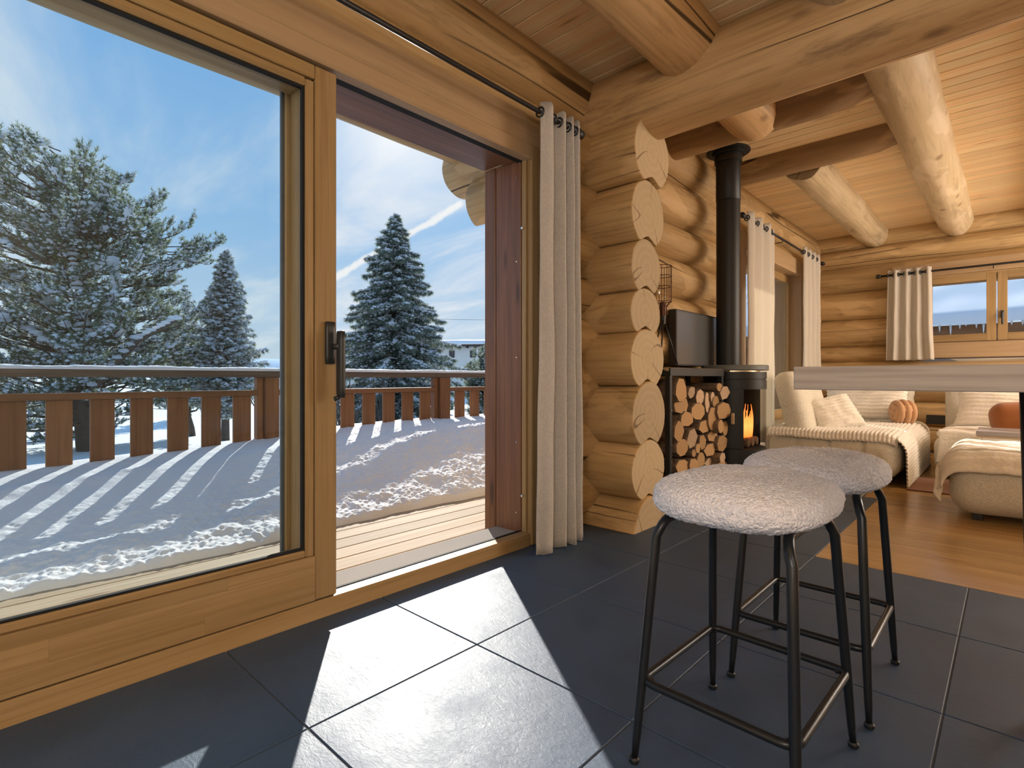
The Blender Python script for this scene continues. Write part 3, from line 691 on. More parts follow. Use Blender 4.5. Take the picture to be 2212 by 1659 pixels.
# ---- ground around the chalet
gn = 220
gx = np.linspace(-1, 1, gn); gx = np.sign(gx) * (np.abs(gx) ** 2.6) * 420
Xg, Yg = np.meshgrid(gx, gx); D = np.hypot(Xg, Yg)
Hg = -1.25 + .5 * (fbm(Xg * .12 + 40, Yg * .12 + 7, 3, 4) - .5) * 1.6 + 2.2 * sm(60, 300, D)
Hg = Hg + .55 * np.exp(-(((Xg + 11) / 4) ** 2 + ((Yg - 5.5) / 4) ** 2))
inside = ((Xg > -5.2) & (Xg < 4) & (Yg > -4) & (Yg < 9.5)); Hg = np.where(inside, -1.3, Hg)
ii = (np.arange(gn - 1)[:, None] * gn + np.arange(gn - 1)[None, :]).ravel()
ground = obj('snowy_ground', fast_mesh('snowy_ground', np.stack([Xg, Yg, Hg], -1).reshape(-1, 3), np.stack([ii, ii + 1, ii + gn + 1, ii + gn], 1), True), M['snow_far'])
tag(ground, 'undulating snow covered ground beyond the railing', 'ground', kind='structure')
def gz(x, y):
    return float(-1.25 + .5 * (fbm(np.array([x * .12 + 40]), np.array([y * .12 + 7]), 3, 4)[0] - .5) * 1.6 + .55 * math.exp(-(((x + 11) / 4) ** 2 + ((y - 5.5) / 4) ** 2)))
# ---- distant hill
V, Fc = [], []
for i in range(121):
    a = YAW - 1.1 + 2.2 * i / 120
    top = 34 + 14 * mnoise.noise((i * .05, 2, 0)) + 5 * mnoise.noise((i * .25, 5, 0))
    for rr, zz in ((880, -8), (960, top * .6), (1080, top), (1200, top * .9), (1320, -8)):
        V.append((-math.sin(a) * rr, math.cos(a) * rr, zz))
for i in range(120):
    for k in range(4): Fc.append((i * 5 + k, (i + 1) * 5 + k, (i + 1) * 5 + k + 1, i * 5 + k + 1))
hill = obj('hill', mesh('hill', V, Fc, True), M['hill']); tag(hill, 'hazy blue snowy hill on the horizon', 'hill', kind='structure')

# ---- neighbouring house
def cam_pt(px, dist, z_): 
    r_ = (px - HX) / F_PX * dist; return Vector((r_ * CY - dist * SY, r_ * SY + dist * CY, z_))
A, B = cam_pt(640, 63, 0), cam_pt(1290, 57, 0)
ux = (B - A).normalized(); LW = (B - A).length
house = empty('house', (*A.xy, -1.3), math.atan2(ux.y, ux.x)); tag(house, 'long cream rendered house with a snow covered roof behind the trees', 'house')
HM = WM[house.name]
def hbox(name, lo, hi, mat, parent, bev=.02):
    o = box(name, lo, hi, 'X', mat, None, bev); Mx = HM @ o.matrix_basis; set_world(o, Mx, parent); return o
EZ = 5.75
hbox('wall', (0, 0, 0), (LW, 9, EZ), M['plaster'], house)
rf = hbox('roof', (-.8, -.9, EZ), (LW + .8, 9.9, EZ + .18), M['roofwood'], house)
def hroof(uu, vv):
    x = -.9 + uu * (LW + 1.8); y_ = -1.0 + vv * 6.0
    return (x, y_, EZ + .2 + .35 * min(1, vv / .03) ** .5 + vv * .55 + .05 * mnoise.noise((x * .5, y_, 0)))
o = obj('roof_snow', grid_me('roof_snow', hroof, 60, 24), M['snow_far'], None, Matrix.Identity(4)); set_world(o, HM, rf)
for i in range(int(LW / .9)):
    hbox('rafter_end', (i * .9, -.88, EZ - .2), (i * .9 + .14, 0, EZ - .01), M['roofwood'], rf, 0)
for wx in (3.5, 9.2, 14.0, 18.6, 21.0, 25.5):
    w = hbox('window', (wx, -.05, EZ - 1.25), (wx + .62, .05, EZ - .45), M['roofwood'], house, 0)
    hbox('pane', (wx + .08, -.07, EZ - 1.17), (wx + .54, -.04, EZ - .53), M['dkglass'], w, 0)
# ---- overhead wire
tube('overhead_wire', [cam_pt(880 + i * 60, 45, CAM_H + (817.3 - 688) / F_PX * 45 - .12 * math.sin(i / 6 * PI)) for i in range(7)], .012, M['black'], None, 5)
tag(bpy.data.objects['overhead_wire'], 'thin black overhead wire crossing the sky behind the spruce', 'wire')

# ---- snowed-up roof outside the far window
ann = empty('annex_roof', (0, 13, -1)); tag(ann, 'snow covered low roof with icicles outside the far window', 'roof')
box('fascia', (-9, 12.95, 1.62), (9, 13.1, 1.90), 'X', M['stain'], ann, .01)
box('wall', (-8.5, 13.4, -1.4), (8.5, 18, 1.7), 'X', M['stain'], ann, .01)
def aroof(uu, vv):
    x = -9.2 + 18.4 * uu; y_ = 12.85 + vv * 5.2
    return (x, y_, 1.90 + .17 * min(1, vv / .03) ** .5 + vv * 2.5 + .05 * mnoise.noise((x * 1.2, y_ * 1.2, 0)) + (.05 * mnoise.noise((x * 5, y_ * 5, 2)) if vv > .3 else 0))
obj('roof_snow', grid_me('roof_snow', aroof, 150, 60), M['snow_far'], ann)
rng = random.Random(8)
ic = []
for i in range(70):
    x = -4 + i * .125 + rng.random() * .06; L = .05 + .2 * rng.random() ** 2
    V, Fc = tube_vf([(x, 12.9, 1.93), (x, 12.9, 1.92 - L * .6), (x, 12.9, 1.92 - L)], [.022, .013, .002], 6)
    obj('icicle', mesh('icicle', V, Fc, True), M['ice'], ann)

# ---- trees
bm = bmesh.new(); bmesh.ops.create_icosphere(bm, subdivisions=1, radius=1.0)
ICO_V = np.array([v_.co[:] for v_ in bm.verts], np.float32); ICO_F = np.array([[v_.index for v_ in f_.verts] for f_ in bm.faces], np.int32); bm.free()
def blobs(P, S, rs):
    P = np.asarray(P, np.float32); S = np.asarray(S, np.float32); n_ = len(P)
    ang = rs.uniform(0, 2 * PI, n_); c_, s_ = np.cos(ang)[:, None], np.sin(ang)[:, None]
    V = ICO_V[None] * (1 + .25 * rs.uniform(-1, 1, (n_, len(ICO_V), 1))) * S[:, None, :]
    x, y_ = V[..., 0] * c_ - V[..., 1] * s_, V[..., 0] * s_ + V[..., 1] * c_
    V = np.stack([x, y_, V[..., 2]], -1) + P[:, None, :]
    Fc = ICO_F[None] + (np.arange(n_) * len(ICO_V))[:, None, None]
    return V.reshape(-1, 3), Fc.reshape(-1, 3)
OCT_V = np.array([(1, 0, 0), (-1, 0, 0), (0, 1, 0), (0, -1, 0), (0, 0, 1), (0, 0, -1)], np.float32)
OCT_F = np.array([(0, 2, 4), (2, 1, 4), (1, 3, 4), (3, 0, 4), (2, 0, 5), (1, 2, 5), (3, 1, 5), (0, 3, 5)], np.int32)
def dust(P, S, rs):
    P = np.asarray(P, np.float32); n_ = len(P)
    V = OCT_V[None] * (1 + .3 * rs.uniform(-1, 1, (n_, 6, 1))) * np.asarray(S, np.float32)[:, None, :] + P[:, None, :]
    return V.reshape(-1, 3), (OCT_F[None] + (np.arange(n_) * 6)[:, None, None]).reshape(-1, 3)
def unit(v): return v / (np.linalg.norm(v, axis=-1, keepdims=True) + 1e-9)
def tufts(P, A, Ln, k, nl, nw, rs, fwd=.7):
    n_ = len(P); s = rs.uniform(.05, 1.0, (n_, k, 1)); A = unit(A)[:, None, :]
    rv = unit(rs.normal(size=(n_, k, 3))); perp = unit(rv - (rv * A).sum(-1, keepdims=True) * A)
    base_ = P[:, None, :] + A * Ln[:, None, None] * s
    dr = unit(A * fwd + perp * rs.uniform(.6, 1.1, (n_, k, 1)))
    side = unit(np.cross(dr, unit(rs.normal(size=(n_, k, 3))))) * nw
    tip = base_ + dr * nl * rs.uniform(.7, 1.25, (n_, k, 1))
    V = np.stack([base_ - side, base_ + side, tip], 2).reshape(-1, 3)
    return V, np.arange(len(V)).reshape(-1, 3)
def limbs(segs):
    V, Fc = [], []
    for pts, r0, r1 in segs:
        m_ = len(pts); v_, f_ = tube_vf(pts, [r0 + (r1 - r0) * i / max(1, m_ - 1) for i in range(m_)], 7, cap=False)
        o_ = len(V); V += v_; Fc += [tuple(i + o_ for i in q) for q in f_]
    return V, Fc
def in_poly(px, py, poly):
    c_ = np.zeros(px.shape, bool); j = len(poly) - 1
    for i in range(len(poly)):
        xi, yi = poly[i]; xj, yj = poly[j]
        cond = ((yi > py) != (yj > py)) & (px < (xj - xi) * (py - yi) / (yj - yi + 1e-9) + xi); c_ ^= cond; j = i
    return c_
def pine(name, label, poly, dist, depth, trunk_px, n_spray, seed, tl=.30, snowp=.6, forks=(), spl=.95):
    """a crown of branch sprays; poly is its outline in the photograph at this tree's distance"""
    rs = np.random.RandomState(seed)
    xs = [p_[0] for p_ in poly]; ys = [p_[1] for p_ in poly]
    px = rs.uniform(min(xs), max(xs), n_spray * 5); py = rs.uniform(min(ys), max(ys), n_spray * 5)
    ok = in_poly(px, py, poly) & (vnoise(px / 40.0, py / 22.0, seed) > .22); px, py = px[ok][:n_spray], py[ok][:n_spray]; n_ = len(px)
    dd = dist + rs.uniform(-1, 1, n_) * depth
    r_ = (px - HX) / F_PX * dist; zz = CAM_H - (py - HY) / F_PX * dist
    E_ = np.stack([r_ * CY - dd * SY, r_ * SY + dd * CY, zz], 1)
    tr = cam_pt(trunk_px, dist, 0); base_z = gz(tr.x, tr.y) - .1; top = CAM_H - (min(ys) + 40 - HY) / F_PX * dist
    outw = E_ - np.array([tr.x, tr.y, 0]); outw[:, 2] = 0; rad = np.linalg.norm(outw, axis=1); outw = unit(outw)
    hfrac = np.clip((zz - base_z) / (top - base_z), 0, 1)
    up = np.where(hfrac > .75, .9, .30) + rs.uniform(-.15, .25, n_); up = np.where(hfrac < .3, -.12, up)
    B = unit(outw * np.clip(rad / 1.2, .25, 1)[:, None] + rs.normal(size=(n_, 3)) * [.35, .35, .12] + np.stack([0 * up, 0 * up, up], 1))
    L = spl * rs.uniform(.7, 1.25, n_)
    root = empty(name, (tr.x, tr.y, base_z)); tag(root, label, 'tree')
    TP, TA, TL, SP, SS, DP = [], [], [], [], [], []
    limb = []
    for i in range(n_):
        tip = E_[i]; b0 = tip - B[i] * L[i]; side = unit(np.cross(B[i], [0, 0, 1.0]))
        limb.append(([Vector(b0 - outw[i] * .25), Vector(b0 + B[i] * L[i] * .5 - [0, 0, .03]), Vector(tip)], .018, .006))
        for k in range(17):
            s_ = rs.uniform(.05, 1.0); sd = rs.normal() * .16 * (1.25 - s_)
            p_ = b0 + B[i] * L[i] * s_ + side * sd + np.array([0, 0, rs.normal() * .05])
            ax_ = B[i] * .55 + side * np.sign(sd) * .45 + np.array([0, 0, .55]) + rs.normal(size=3) * .2
            TP.append(p_); TA.append(ax_); TL.append(tl * rs.uniform(.65, 1.25))
            if rs.uniform() < snowp * .75:
                h_ = rs.uniform(.030, .075); SP.append(p_ + unit(ax_) * TL[-1] * rs.uniform(.1, .6) + [0, 0, .05]); SS.append((h_ * 1.25, h_ * 1.15, h_ * .75))
            for q in range(3): DP.append(p_ + unit(ax_) * TL[-1] * rs.uniform(.1, .95) + rs.normal(size=3) * .045 + [0, 0, .03])
        if rs.uniform() < snowp * .55:
            m0 = rs.uniform(.15, .6)
            for q in range(4):
                h_ = rs.uniform(.06, .12); SP.append(b0 + B[i] * L[i] * (m0 + .09 * q) + [0, 0, .07]); SS.append((h_ * 1.3, h_, h_ * .7))
    V, Fc = tufts(np.array(TP), np.array(TA), np.array(TL), 30, .12, .010, rs, 1.0)
    tag(obj('foliage', fast_mesh('foliage', V, Fc), M['needle'], root), kind='stuff')
    V, Fc = blobs(np.array(SP), np.array(SS), rs)
    tag(obj('snow_load', fast_mesh('snow_load', V, Fc, True), M['snow_tree'], root), kind='stuff')
    DP = np.array(DP); DP = DP[rs.uniform(size=len(DP)) < snowp]; ds = rs.uniform(.018, .05, len(DP))
    V, Fc = dust(DP, np.stack([ds * 1.3, ds * 1.3, ds * .8], 1), rs)
    tag(obj('snow_dust', fast_mesh('snow_dust', V, Fc, True), M['snow_tree'], root), kind='stuff')
    tp = [Vector((tr.x + .12 * math.sin(i * .9), tr.y + .1 * math.cos(i * 1.3), base_z + (top - base_z) * i / 10)) for i in range(11)]
    segs = [(tp, .03 * (top - base_z), .03)]
    v_, f_ = limbs(segs); obj('trunk', mesh('trunk', v_, f_, True), M['treebark'], root)
    bsn = []
    for fk in forks:
        f = [cam_pt(x_, dist - .9, CAM_H - (y_ - HY) / F_PX * dist) for x_, y_ in fk]; v_, f_ = limbs([(f, .085, .04)]); obj('bough', mesh('bough', v_, f_, True), M['treebark'], root)
        for a_, b_ in zip(f[:-1], f[1:]):
            for t_ in np.linspace(0, 1, 9): bsn.append(tuple(a_.lerp(b_, t_) + Vector((0, 0, .09))))
    for i in range(0, n_, 3):
        e = Vector(E_[i] - B[i] * L[i]); hz_ = max(base_z + 1.0, e.z - .25 * (e.xy - tr.xy).length - .2)
        q = min(10, max(0, int((hz_ - base_z) / max(.1, top - base_z) * 10))); s0 = tp[q].copy(); s0.z = min(hz_, top)
        limb.append(([s0, s0.lerp(e, .55) + Vector((0, 0, -.12)), e], .05, .018))
    v_, f_ = limbs(limb); tag(obj('branches', mesh('branches', v_, f_, True), M['treebark'], root), kind='stuff')
    if bsn:
        sz = rs.uniform(.09, .16, len(bsn)); V, Fc = blobs(np.array(bsn), np.stack([sz * 1.6, sz * 1.2, sz * .55], 1), rs)
        tag(obj('branch_snow', fast_mesh('branch_snow', V, Fc, True), M['snow_tree'], root), kind='stuff')
    return root
def spruce(name, label, px, dist, top_py, prof, seed, nb=300, needle=.16, snowp=.5, droop=.42, mat='needle2', base_py=None, tw=8, nk=16):
    """prof: list of (py, half width in px), read from the photograph at this tree's distance"""
    rs = np.random.RandomState(seed); c0 = cam_pt(px, dist, 0); bz = gz(c0.x, c0.y) - .1
    Z = lambda py: CAM_H - (py - HY) / F_PX * dist
    top = Z(top_py); root = empty(name, (c0.x, c0.y, bz)); tag(root, label, 'tree')
    pz = [Z(a) for a, b in prof][::-1]; pw = [b / F_PX * dist for a, b in prof][::-1]
    v_, f_ = limbs([([Vector((c0.x, c0.y, bz + (top - bz) * i / 8)) for i in range(9)], .022 * (top - bz), .012)])
    obj('trunk', mesh('trunk', v_, f_, True), M['treebark'], root)
    bs, TP, TA, TL, SP, SS = [], [], [], [], [], []
    low = max(bz + .3, pz[0]); 
    for i in range(nb):
        f = (i + rs.uniform()) / nb; zb = top - (top - low) * f ** .85
        L = np.interp(zb, pz, pw) * (rs.uniform(.55, 1.0) if rs.uniform() < .6 else rs.uniform(.95, 1.22)) + .04; az = i * 2.39996 + rs.uniform(-.3, .3)
        da = np.array([math.cos(az), math.sin(az), 0.0])
        def pt(s): return np.array([c0.x, c0.y, zb + .10 * L]) + da * L * s + np.array([0, 0, L * (.10 * s - droop * s * s + .16 * s ** 4)])
        pts = [Vector(pt(s)) for s in np.linspace(0, 1, 6)]; bs.append((pts, .010 + .014 * L, .005))
        nt_ = max(2, int(tw * min(1.6, L) ** .7))
        for s in np.linspace(.18, 1.0, nt_):
            p_ = pt(s)
            for sg in (-1, 1):
                a2 = az + sg * rs.uniform(.5, 1.1); ll = (.10 + .34 * L * (1.05 - s)) * rs.uniform(.7, 1.2)
                ax_ = np.array([math.cos(a2), math.sin(a2), rs.uniform(-1.3, -.2)])
                TP.append(p_); TA.append(ax_); TL.append(min(ll, .55))
                if rs.uniform() < snowp * .75:
                    q = p_ + unit(ax_) * TL[-1] * rs.uniform(.2, .7); SP.append(q + [0, 0, .03]); h_ = rs.uniform(.03, .065); SS.append((h_ * 1.1, h_ * .9, h_ * .55))
            if rs.uniform() < snowp:
                SP.append(p_ + [0, 0, .035]); h_ = rs.uniform(.04, .085); SS.append((h_ * 1.2, h_ * 1.0, h_ * .6))
    v_, f_ = limbs(bs); tag(obj('branches', mesh('branches', v_, f_, True), M['treebark'], root), kind='stuff')
    V, Fc = tufts(np.array(TP), np.array(TA), np.array(TL), nk, needle, .010 * dist / 20, rs, .9)
    tag(obj('foliage', fast_mesh('foliage', V, Fc), M[mat], root), kind='stuff')
    TPa, TAa, TLa = np.array(TP), unit(np.array(TA)), np.array(TL)
    k_ = np.repeat(np.arange(len(TPa)), 6); k_ = k_[rs.uniform(size=len(k_)) < snowp * .6]
    DP = TPa[k_] + TAa[k_] * (TLa[k_] * rs.uniform(.1, 1.1, len(k_)))[:, None] + rs.normal(size=(len(k_), 3)) * .03 + [0, 0, .03]
    ds = rs.uniform(.022, .06, len(k_)); V, Fc = dust(DP, np.stack([ds * 1.4, ds * 1.4, ds * .7], 1), rs)
    tag(obj('snow_dust', fast_mesh('snow_dust', V, Fc, True), M['snow_tree'], root), kind='stuff')
    V, Fc = blobs(np.array(SP), np.array(SS), rs)
    tag(obj('snow_load', fast_mesh('snow_load', V, Fc, True), M['snow_tree'], root), kind='stuff')
    return root
pine_poly = [(-90, 380), (-20, 350), (20, 322), (60, 312), (100, 298), (138, 312), (160, 345), (195, 348), (205, 340), (232, 352), (262, 388), (268, 410), (288, 395), (312, 385), (340, 408),
             (375, 440), (388, 466), (408, 488), (402, 520), (376, 548), (428, 540), (412, 572), (384, 596), (362, 640), (385, 660), (395, 700), (400, 740), (392, 800), (380, 870), (330, 900), (260, 890),
             (200, 930), (120, 950), (40, 940), (-90, 950)]
pine('pine_tree', 'large spreading snow laden pine filling the left of the glass', pine_poly, 16.0, 2.4, 178, 520, 5,
     forks=[[(190, 800), (178, 700), (165, 620), (150, 540), (140, 470)], [(235, 720), (240, 660), (252, 620), (240, 580)], [(185, 830), (130, 760), (60, 720), (10, 690)], [(190, 850), (300, 740), (380, 700)]])
spruce('spruce_tree', 'tall snow dusted spruce standing in the middle of the door opening', 853, 22.0, 462,
       [(462, 1), (480, 9), (500, 20), (530, 40), (575, 56), (610, 62), (650, 84), (690, 100), (740, 116), (790, 136), (850, 146), (900, 140), (960, 60)], 4, nb=270, needle=.17, snowp=.8, tw=11, nk=30)
spruce('spruce_tree', 'slim snowy spruce between the large pine and the door stile', 487, 18.5, 545,
       [(545, 1), (580, 12), (620, 25), (670, 36), (720, 50), (760, 62), (800, 66), (860, 70), (900, 40)], 7, nb=240, needle=.13, snowp=.85, tw=8, nk=20, droop=.25)
spruce('spruce_tree', 'little spruce tip poking up behind the large pine', 400, 30.0, 618,
       [(618, 3), (650, 16), (700, 30), (760, 40), (830, 44), (880, 30)], 9, nb=130, snowp=.7, tw=6, nk=14, droop=.2)
pine('pine_tree', 'short bushy snowy pine beside the house at the door post', [(1050, 742), (1068, 760), (1088, 790), (1095, 830), (1085, 890), (1020, 895), (1000, 850), (1010, 815), (1005, 790), (1032, 765)], 24.0, 1.4, 1048, 90, 15, tl=.26, snowp=.5, spl=.6)
pine('pine_tree', 'low snowy pine thicket under the slim spruce', [(330, 700), (380, 670), (425, 690), (455, 730), (470, 780), (480, 820), (470, 870), (340, 880), (310, 800)], 21.0, 1.5, 410, 130, 25, snowp=.7, spl=.8)
# bare shrubs seen between the railing boards
rs = np.random.RandomState(4)
for i, (px, dist, lab) in enumerate(((745, 13.0, 'bare twiggy shrub between the first railing boards right of the stile'), (825, 15.0, 'bare twiggy shrub under the tall spruce'), (590, 14.0, 'bare twiggy shrub behind the railing post'))):
    b0 = cam_pt(px, dist, 0); zb = gz(b0.x, b0.y); tw_ = []
    for k in range(46):
        a = rs.uniform(0, 2 * PI); sp = rs.uniform(.1, .75); hh = rs.uniform(.9, 1.9)
        tw_.append([(b0.x, b0.y, zb - .1), (b0.x + math.cos(a) * sp * .4, b0.y + math.sin(a) * sp * .4, zb + hh * .5), (b0.x + math.cos(a) * sp, b0.y + math.sin(a) * sp, zb + hh)])
    root = empty('bare_shrub', (b0.x, b0.y, zb)); tag(root, lab, 'shrub')
    tag(tubes('twigs', tw_, .009, M['treebark'], root, 5), kind='stuff')

# ================================================================== OBJECTS
# ---- bar counter
counter = empty('bar_counter', (.4, 1.55, 0)); tag(counter, 'greyed oak bar counter top on black steel legs above the stools', 'counter')
CT0 = at(1714, 792.3, 1.01); CT1 = at(1714, 841.5, 1.01)
box('counter_top', (CT0.x, CT0.y, CT1.z), (1.7, CT0.y + .95, CT0.z), 'X', M['counter'], counter, .0015)
for lx, ly in ((.033, CT0.y + .055), (.033, CT0.y + .87), (1.55, CT0.y + .055), (1.55, CT0.y + .87)):
    tubes('leg', [[(lx, ly, CT1.z - .001), (lx + .02, ly, .0)]], .019, M['black'], counter, 12)

# ---- bar stools
def make_stool(name, label, seed):
    root = empty(name, (0, 0, 0)); tag(root, label, 'stool', 'pair of boucle bar stools')
    hx, hy = .192, .225; V, Fc = [], []
    nu, nv = 200, 74
    for j in range(nv + 1):
        ph = -PI / 2 + PI * j / nv
        for i in range(nu):
            a = 2 * PI * i / nu; ca_, sa_ = math.cos(a), math.sin(a)
            e = 2 / 2.7
            x = hx * math.copysign(abs(ca_) ** e, ca_); y_ = hy * math.copysign(abs(sa_) ** e, sa_)
            cp, sp = math.cos(ph), math.sin(ph)
            rr = abs(cp) ** .62
            z_ = .052 * math.copysign(abs(sp) ** .75, sp)
            px_, py_ = x * rr, y_ * rr
            if sp > 0: z_ += .010 * (1 - (px_ / hx) ** 2 - (py_ / hy) ** 2) - .012 * (py_ / hy) ** 2 * 0
            q = Vector((px_, py_, z_ + .625)); n_ = Vector((ca_ * cp, sa_ * cp, sp)).normalized()
            dsp = .0035 * mnoise.noise(q * 120 + Vector((seed, 0, 0))) + .0028 * mnoise.noise(q * 230) + .006 * mnoise.noise(q * 9 + Vector((0, seed, 0)))
            V.append(q + n_ * dsp)
    for j in range(nv):
        for i in range(nu):
            i2 = (i + 1) % nu; Fc.append((j * nu + i, j * nu + i2, (j + 1) * nu + i2, (j + 1) * nu + i))
    obj('seat', mesh('seat', V, Fc, True), M['boucle'], root)
    box('seat_board', (-.10, -.12, .574), (.10, .12, .586), 'Y', M['black'], root, .004)
    fx, fy, tx, ty = .178, .213, .150, .152
    cor = []
    for sx in (-1, 1):
        for sy in (-1, 1):
            def pt(z_):
                f = z_ / .565; return (sx * (fx + (tx - fx) * f), sy * (fy + (ty - fy) * f), z_)
            pts = [pt(.012), pt(.06), pt(.2), pt(.4), pt(.53)]
            b0 = Vector(pt(.555)); 
            for k in range(1, 6):
                a = k / 5 * PI / 2
                pts.append((b0.x - sx * .004 * k, b0.y - sy * .045 * (1 - math.cos(a)), .53 + .045 * math.sin(a)))
            pts.append((pts[-1][0], pts[-1][1] - sy * .08, .577))
            lg = tube('leg', pts, [.0075, .0095] + [.0115] * (len(pts) - 2), M['gunmetal'], root, 14)
            f0 = pt(.0); lathe('foot_cap', [(.0, .0), (.011, .0), (.0125, .004), (.0125, .010), (.009, .014), (.0, .014)], M['black'], lg, (f0[0], f0[1], 0), 16)
            p19 = Vector(pt(.19)); cor.append((sx, sy, p19))
            lathe('screw', [(0, -.003), (.006, -.003), (.006, .003), (0, .003)], M['gunmetal'], lg, (p19.x - sx * .016, p19.y - sy * .016, .19), 10)
    ix, iy, rr = abs(cor[0][2].x) + .002, abs(cor[0][2].y) + .002, .03
    loop = []
    for (cx, cy, a0) in ((ix - rr, iy - rr, 0), (-(ix - rr), iy - rr, PI / 2), (-(ix - rr), -(iy - rr), PI), (ix - rr, -(iy - rr), 1.5 * PI)):
        for k in range(6):
            a = a0 + k / 5 * PI / 2; loop.append((cx + rr * math.cos(a), cy + rr * math.sin(a), .19))
    tube('footrest', loop, .0095, M['gunmetal'], root, 12, True)
    return root
def move(root, loc, rz=0.0): root.matrix_basis = Matrix.Translation(loc) @ Matrix.Rotation(rz, 4, 'Z')
s1 = make_stool('bar_stool', 'nearer boucle bar stool with slim black metal legs', 1.0); move(s1, (-.470, 1.335, 0), -.03)
s2 = make_stool('bar_stool', 'farther boucle bar stool, half hidden behind the nearer one', 7.0); move(s2, (-.449, 1.868, 0), .0)

# ---- curtains and rods
def curtain(name, label, axis, c0, c1, off, z0, z1, folds, amp, mat, seed=0, flare=0.0, rod_z=None, hem=True, group=None, skew=1.0):
    nu, nv = folds * 18, 44
    def fn(uu, vv):
        zz = z1 + (z0 - z1) * vv
        ph = 2 * PI * folds * uu ** skew + .5 * mnoise.noise((uu * 3, vv * 1.2, seed))
        am = amp * (.75 + .5 * mnoise.noise((uu * 4 + seed, 0, 2)) + .25 * vv)
        s = c0 + (c1 - c0) * (uu + flare * vv * (uu - .5)) + .012 * mnoise.noise((uu * 5, vv * 2.5, seed + 5)) * vv
        dsp = am * math.sin(ph) + .008 * mnoise.noise((uu * 6, vv * 5, seed))
        tz = zz + (.006 * math.sin(ph * 2) if vv == 0 else 0) + (.012 * mnoise.noise((uu * 9, 1, seed)) if vv == 1 else 0)
        return (off + dsp, s, tz) if axis == 'Y' else (s, off + dsp, tz)
    root = empty(name, (off, c0, z0) if axis == 'Y' else (c0, off, z0)); tag(root, label, 'curtain', group)
    o = obj('cloth', grid_me('cloth', fn, nu, nv), mat, root); solidify(o, .004)
    if rod_z:
        for k in range(2 * folds):
            uu = (k / (2 * folds)) ** (1 / skew) + .001; vv = (z1 - rod_z) / (z1 - z0); p_ = fn(uu, vv)
            c = Vector((off, p_[1], rod_z)) if axis == 'Y' else Vector((p_[0], off, rod_z))
            pts = []
            for q in range(14):
                a = 2 * PI * q / 14
                pts.append(c + (Vector((math.cos(a) * .024, 0, math.sin(a) * .024)) if axis == 'Y' else Vector((0, math.cos(a) * .024, math.sin(a) * .024))))
            tube('eyelet', pts, .0055, M['handle'], root, 7, True)
    return root
def rod(name, label, axis, c0, c1, off, z_, r_, brackets, wall):
    root = empty(name, (off, c0, z_) if axis == 'Y' else (c0, off, z_)); tag(root, label, 'curtain rod')
    P = (lambda s, o_=0.0, dz=0.0: (off + o_, s, z_ + dz)) if axis == 'Y' else (lambda s, o_=0.0, dz=0.0: (s, off + o_, z_ + dz))
    tube('pole', [P(c0), P(c1)], r_, M['black'], root, 14)
    for e, sg in ((c0, -1), (c1, 1)): tube('finial', [P(e + sg * .001), P(e + sg * .012), P(e + sg * .05)], [r_ * 1.5, r_ * 2.1, r_ * 2.1], M['black'], root, 16)
    for b in brackets:
        tube('bracket', [P(b, 0, -r_), P(b, 0, -.03), P(b, wall - off, -.03)], .005, M['black'], root, 6)
    return root
rod('curtain_rod', 'long black curtain rod running above the sliding door', 'Y', -2.4, 2.44, -1.78, 2.282, .0115, (-1.0,), -1.90)
curtain('curtain', 'heavy woven cream curtain gathered beside the open sliding door', 'Y', 2.125, 2.475, -1.78, .004, 2.335, 4, .036, M['curtain'], 3, .16, 2.282, skew=1.7)
rod('curtain_rod', 'black curtain rod over the tall living room window', 'Y', 5.06, 7.84, -1.80, 2.40, .012, (6.2,), -1.88)
curtain('curtain', 'cream curtain hanging just behind the stove pipe', 'Y', 5.14, 5.92, -1.80, .30, 2.46, 3, .042, M['curtain_thin'], 11, .02, 2.40, group='living room window curtains')
curtain('curtain', 'sunlit cream curtain in the living room corner', 'Y', 6.98, 7.72, -1.80, .30, 2.46, 4, .042, M['curtain_thin'], 17, .02, 2.40, group='living room window curtains')
rod('curtain_rod', 'black curtain rod over the small far window', 'X', -1.20, 1.2, 8.10, 2.19, .012, (-.15,), 8.2)
curtain('curtain', 'short cream curtain beside the small far window', 'X', -1.13, -.70, 8.10, 1.13, 2.25, 4, .035, M['curtain_thin'], 23, .10, 2.19)

# ---- wood stove
SC = at(1586, 817, 4.40); SCX, SCY = SC.x, SC.y
stove = empty('wood_stove', (SCX, SCY, 0)); tag(stove, 'black cylindrical wood stove with curved glass and a burning fire', 'stove')
lo = (SCX, SCY, 0)
R0 = .240
lathe('base', [(0, .0), (R0 - .01, 0), (R0 - .01, .05), (R0, .055), (R0, .355), (R0 - .006, .36), (0, .36)], M['blacksteel'], stove, lo, 56)
GA0, GA1 = -.93, .95      # angles between which the curved glass runs (0 = into the room)
body = lathe('firebox', [(R0 - .03, .361), (R0, .361), (R0, .822), (R0 - .03, .822), (R0 - .03, .361)], M['blacksteel'], stove, lo, 44, GA1, GA0 + 2 * PI)
lathe('glass', [(R0 - .006, .361), (R0 - .002, .361), (R0 - .002, .822), (R0 - .006, .822)], M['stove_glass'], stove, lo, 30, GA0, GA1)
lathe('upper_ring', [(0, .823), (R0 + .002, .823), (R0 + .002, .895), (R0 - .005, .897), (R0 - .005, .904), (R0 + .002, .906), (R0 + .002, .960), (.0, .960)], M['blacksteel'], stove, lo, 56)
lathe('spacer', [(0, .9601), (.19, .9601), (.19, .972), (0, .972)], M['chrome'], stove, lo, 40)
lathe('top_plate', [(0, .9721), (R0 + .012, .9721), (R0 + .017, .976), (R0 + .017, 1.008), (R0 + .011, 1.014), (0, 1.014)], M['stone'], stove, lo, 64)
hp = at(1583, 904, 4.17)
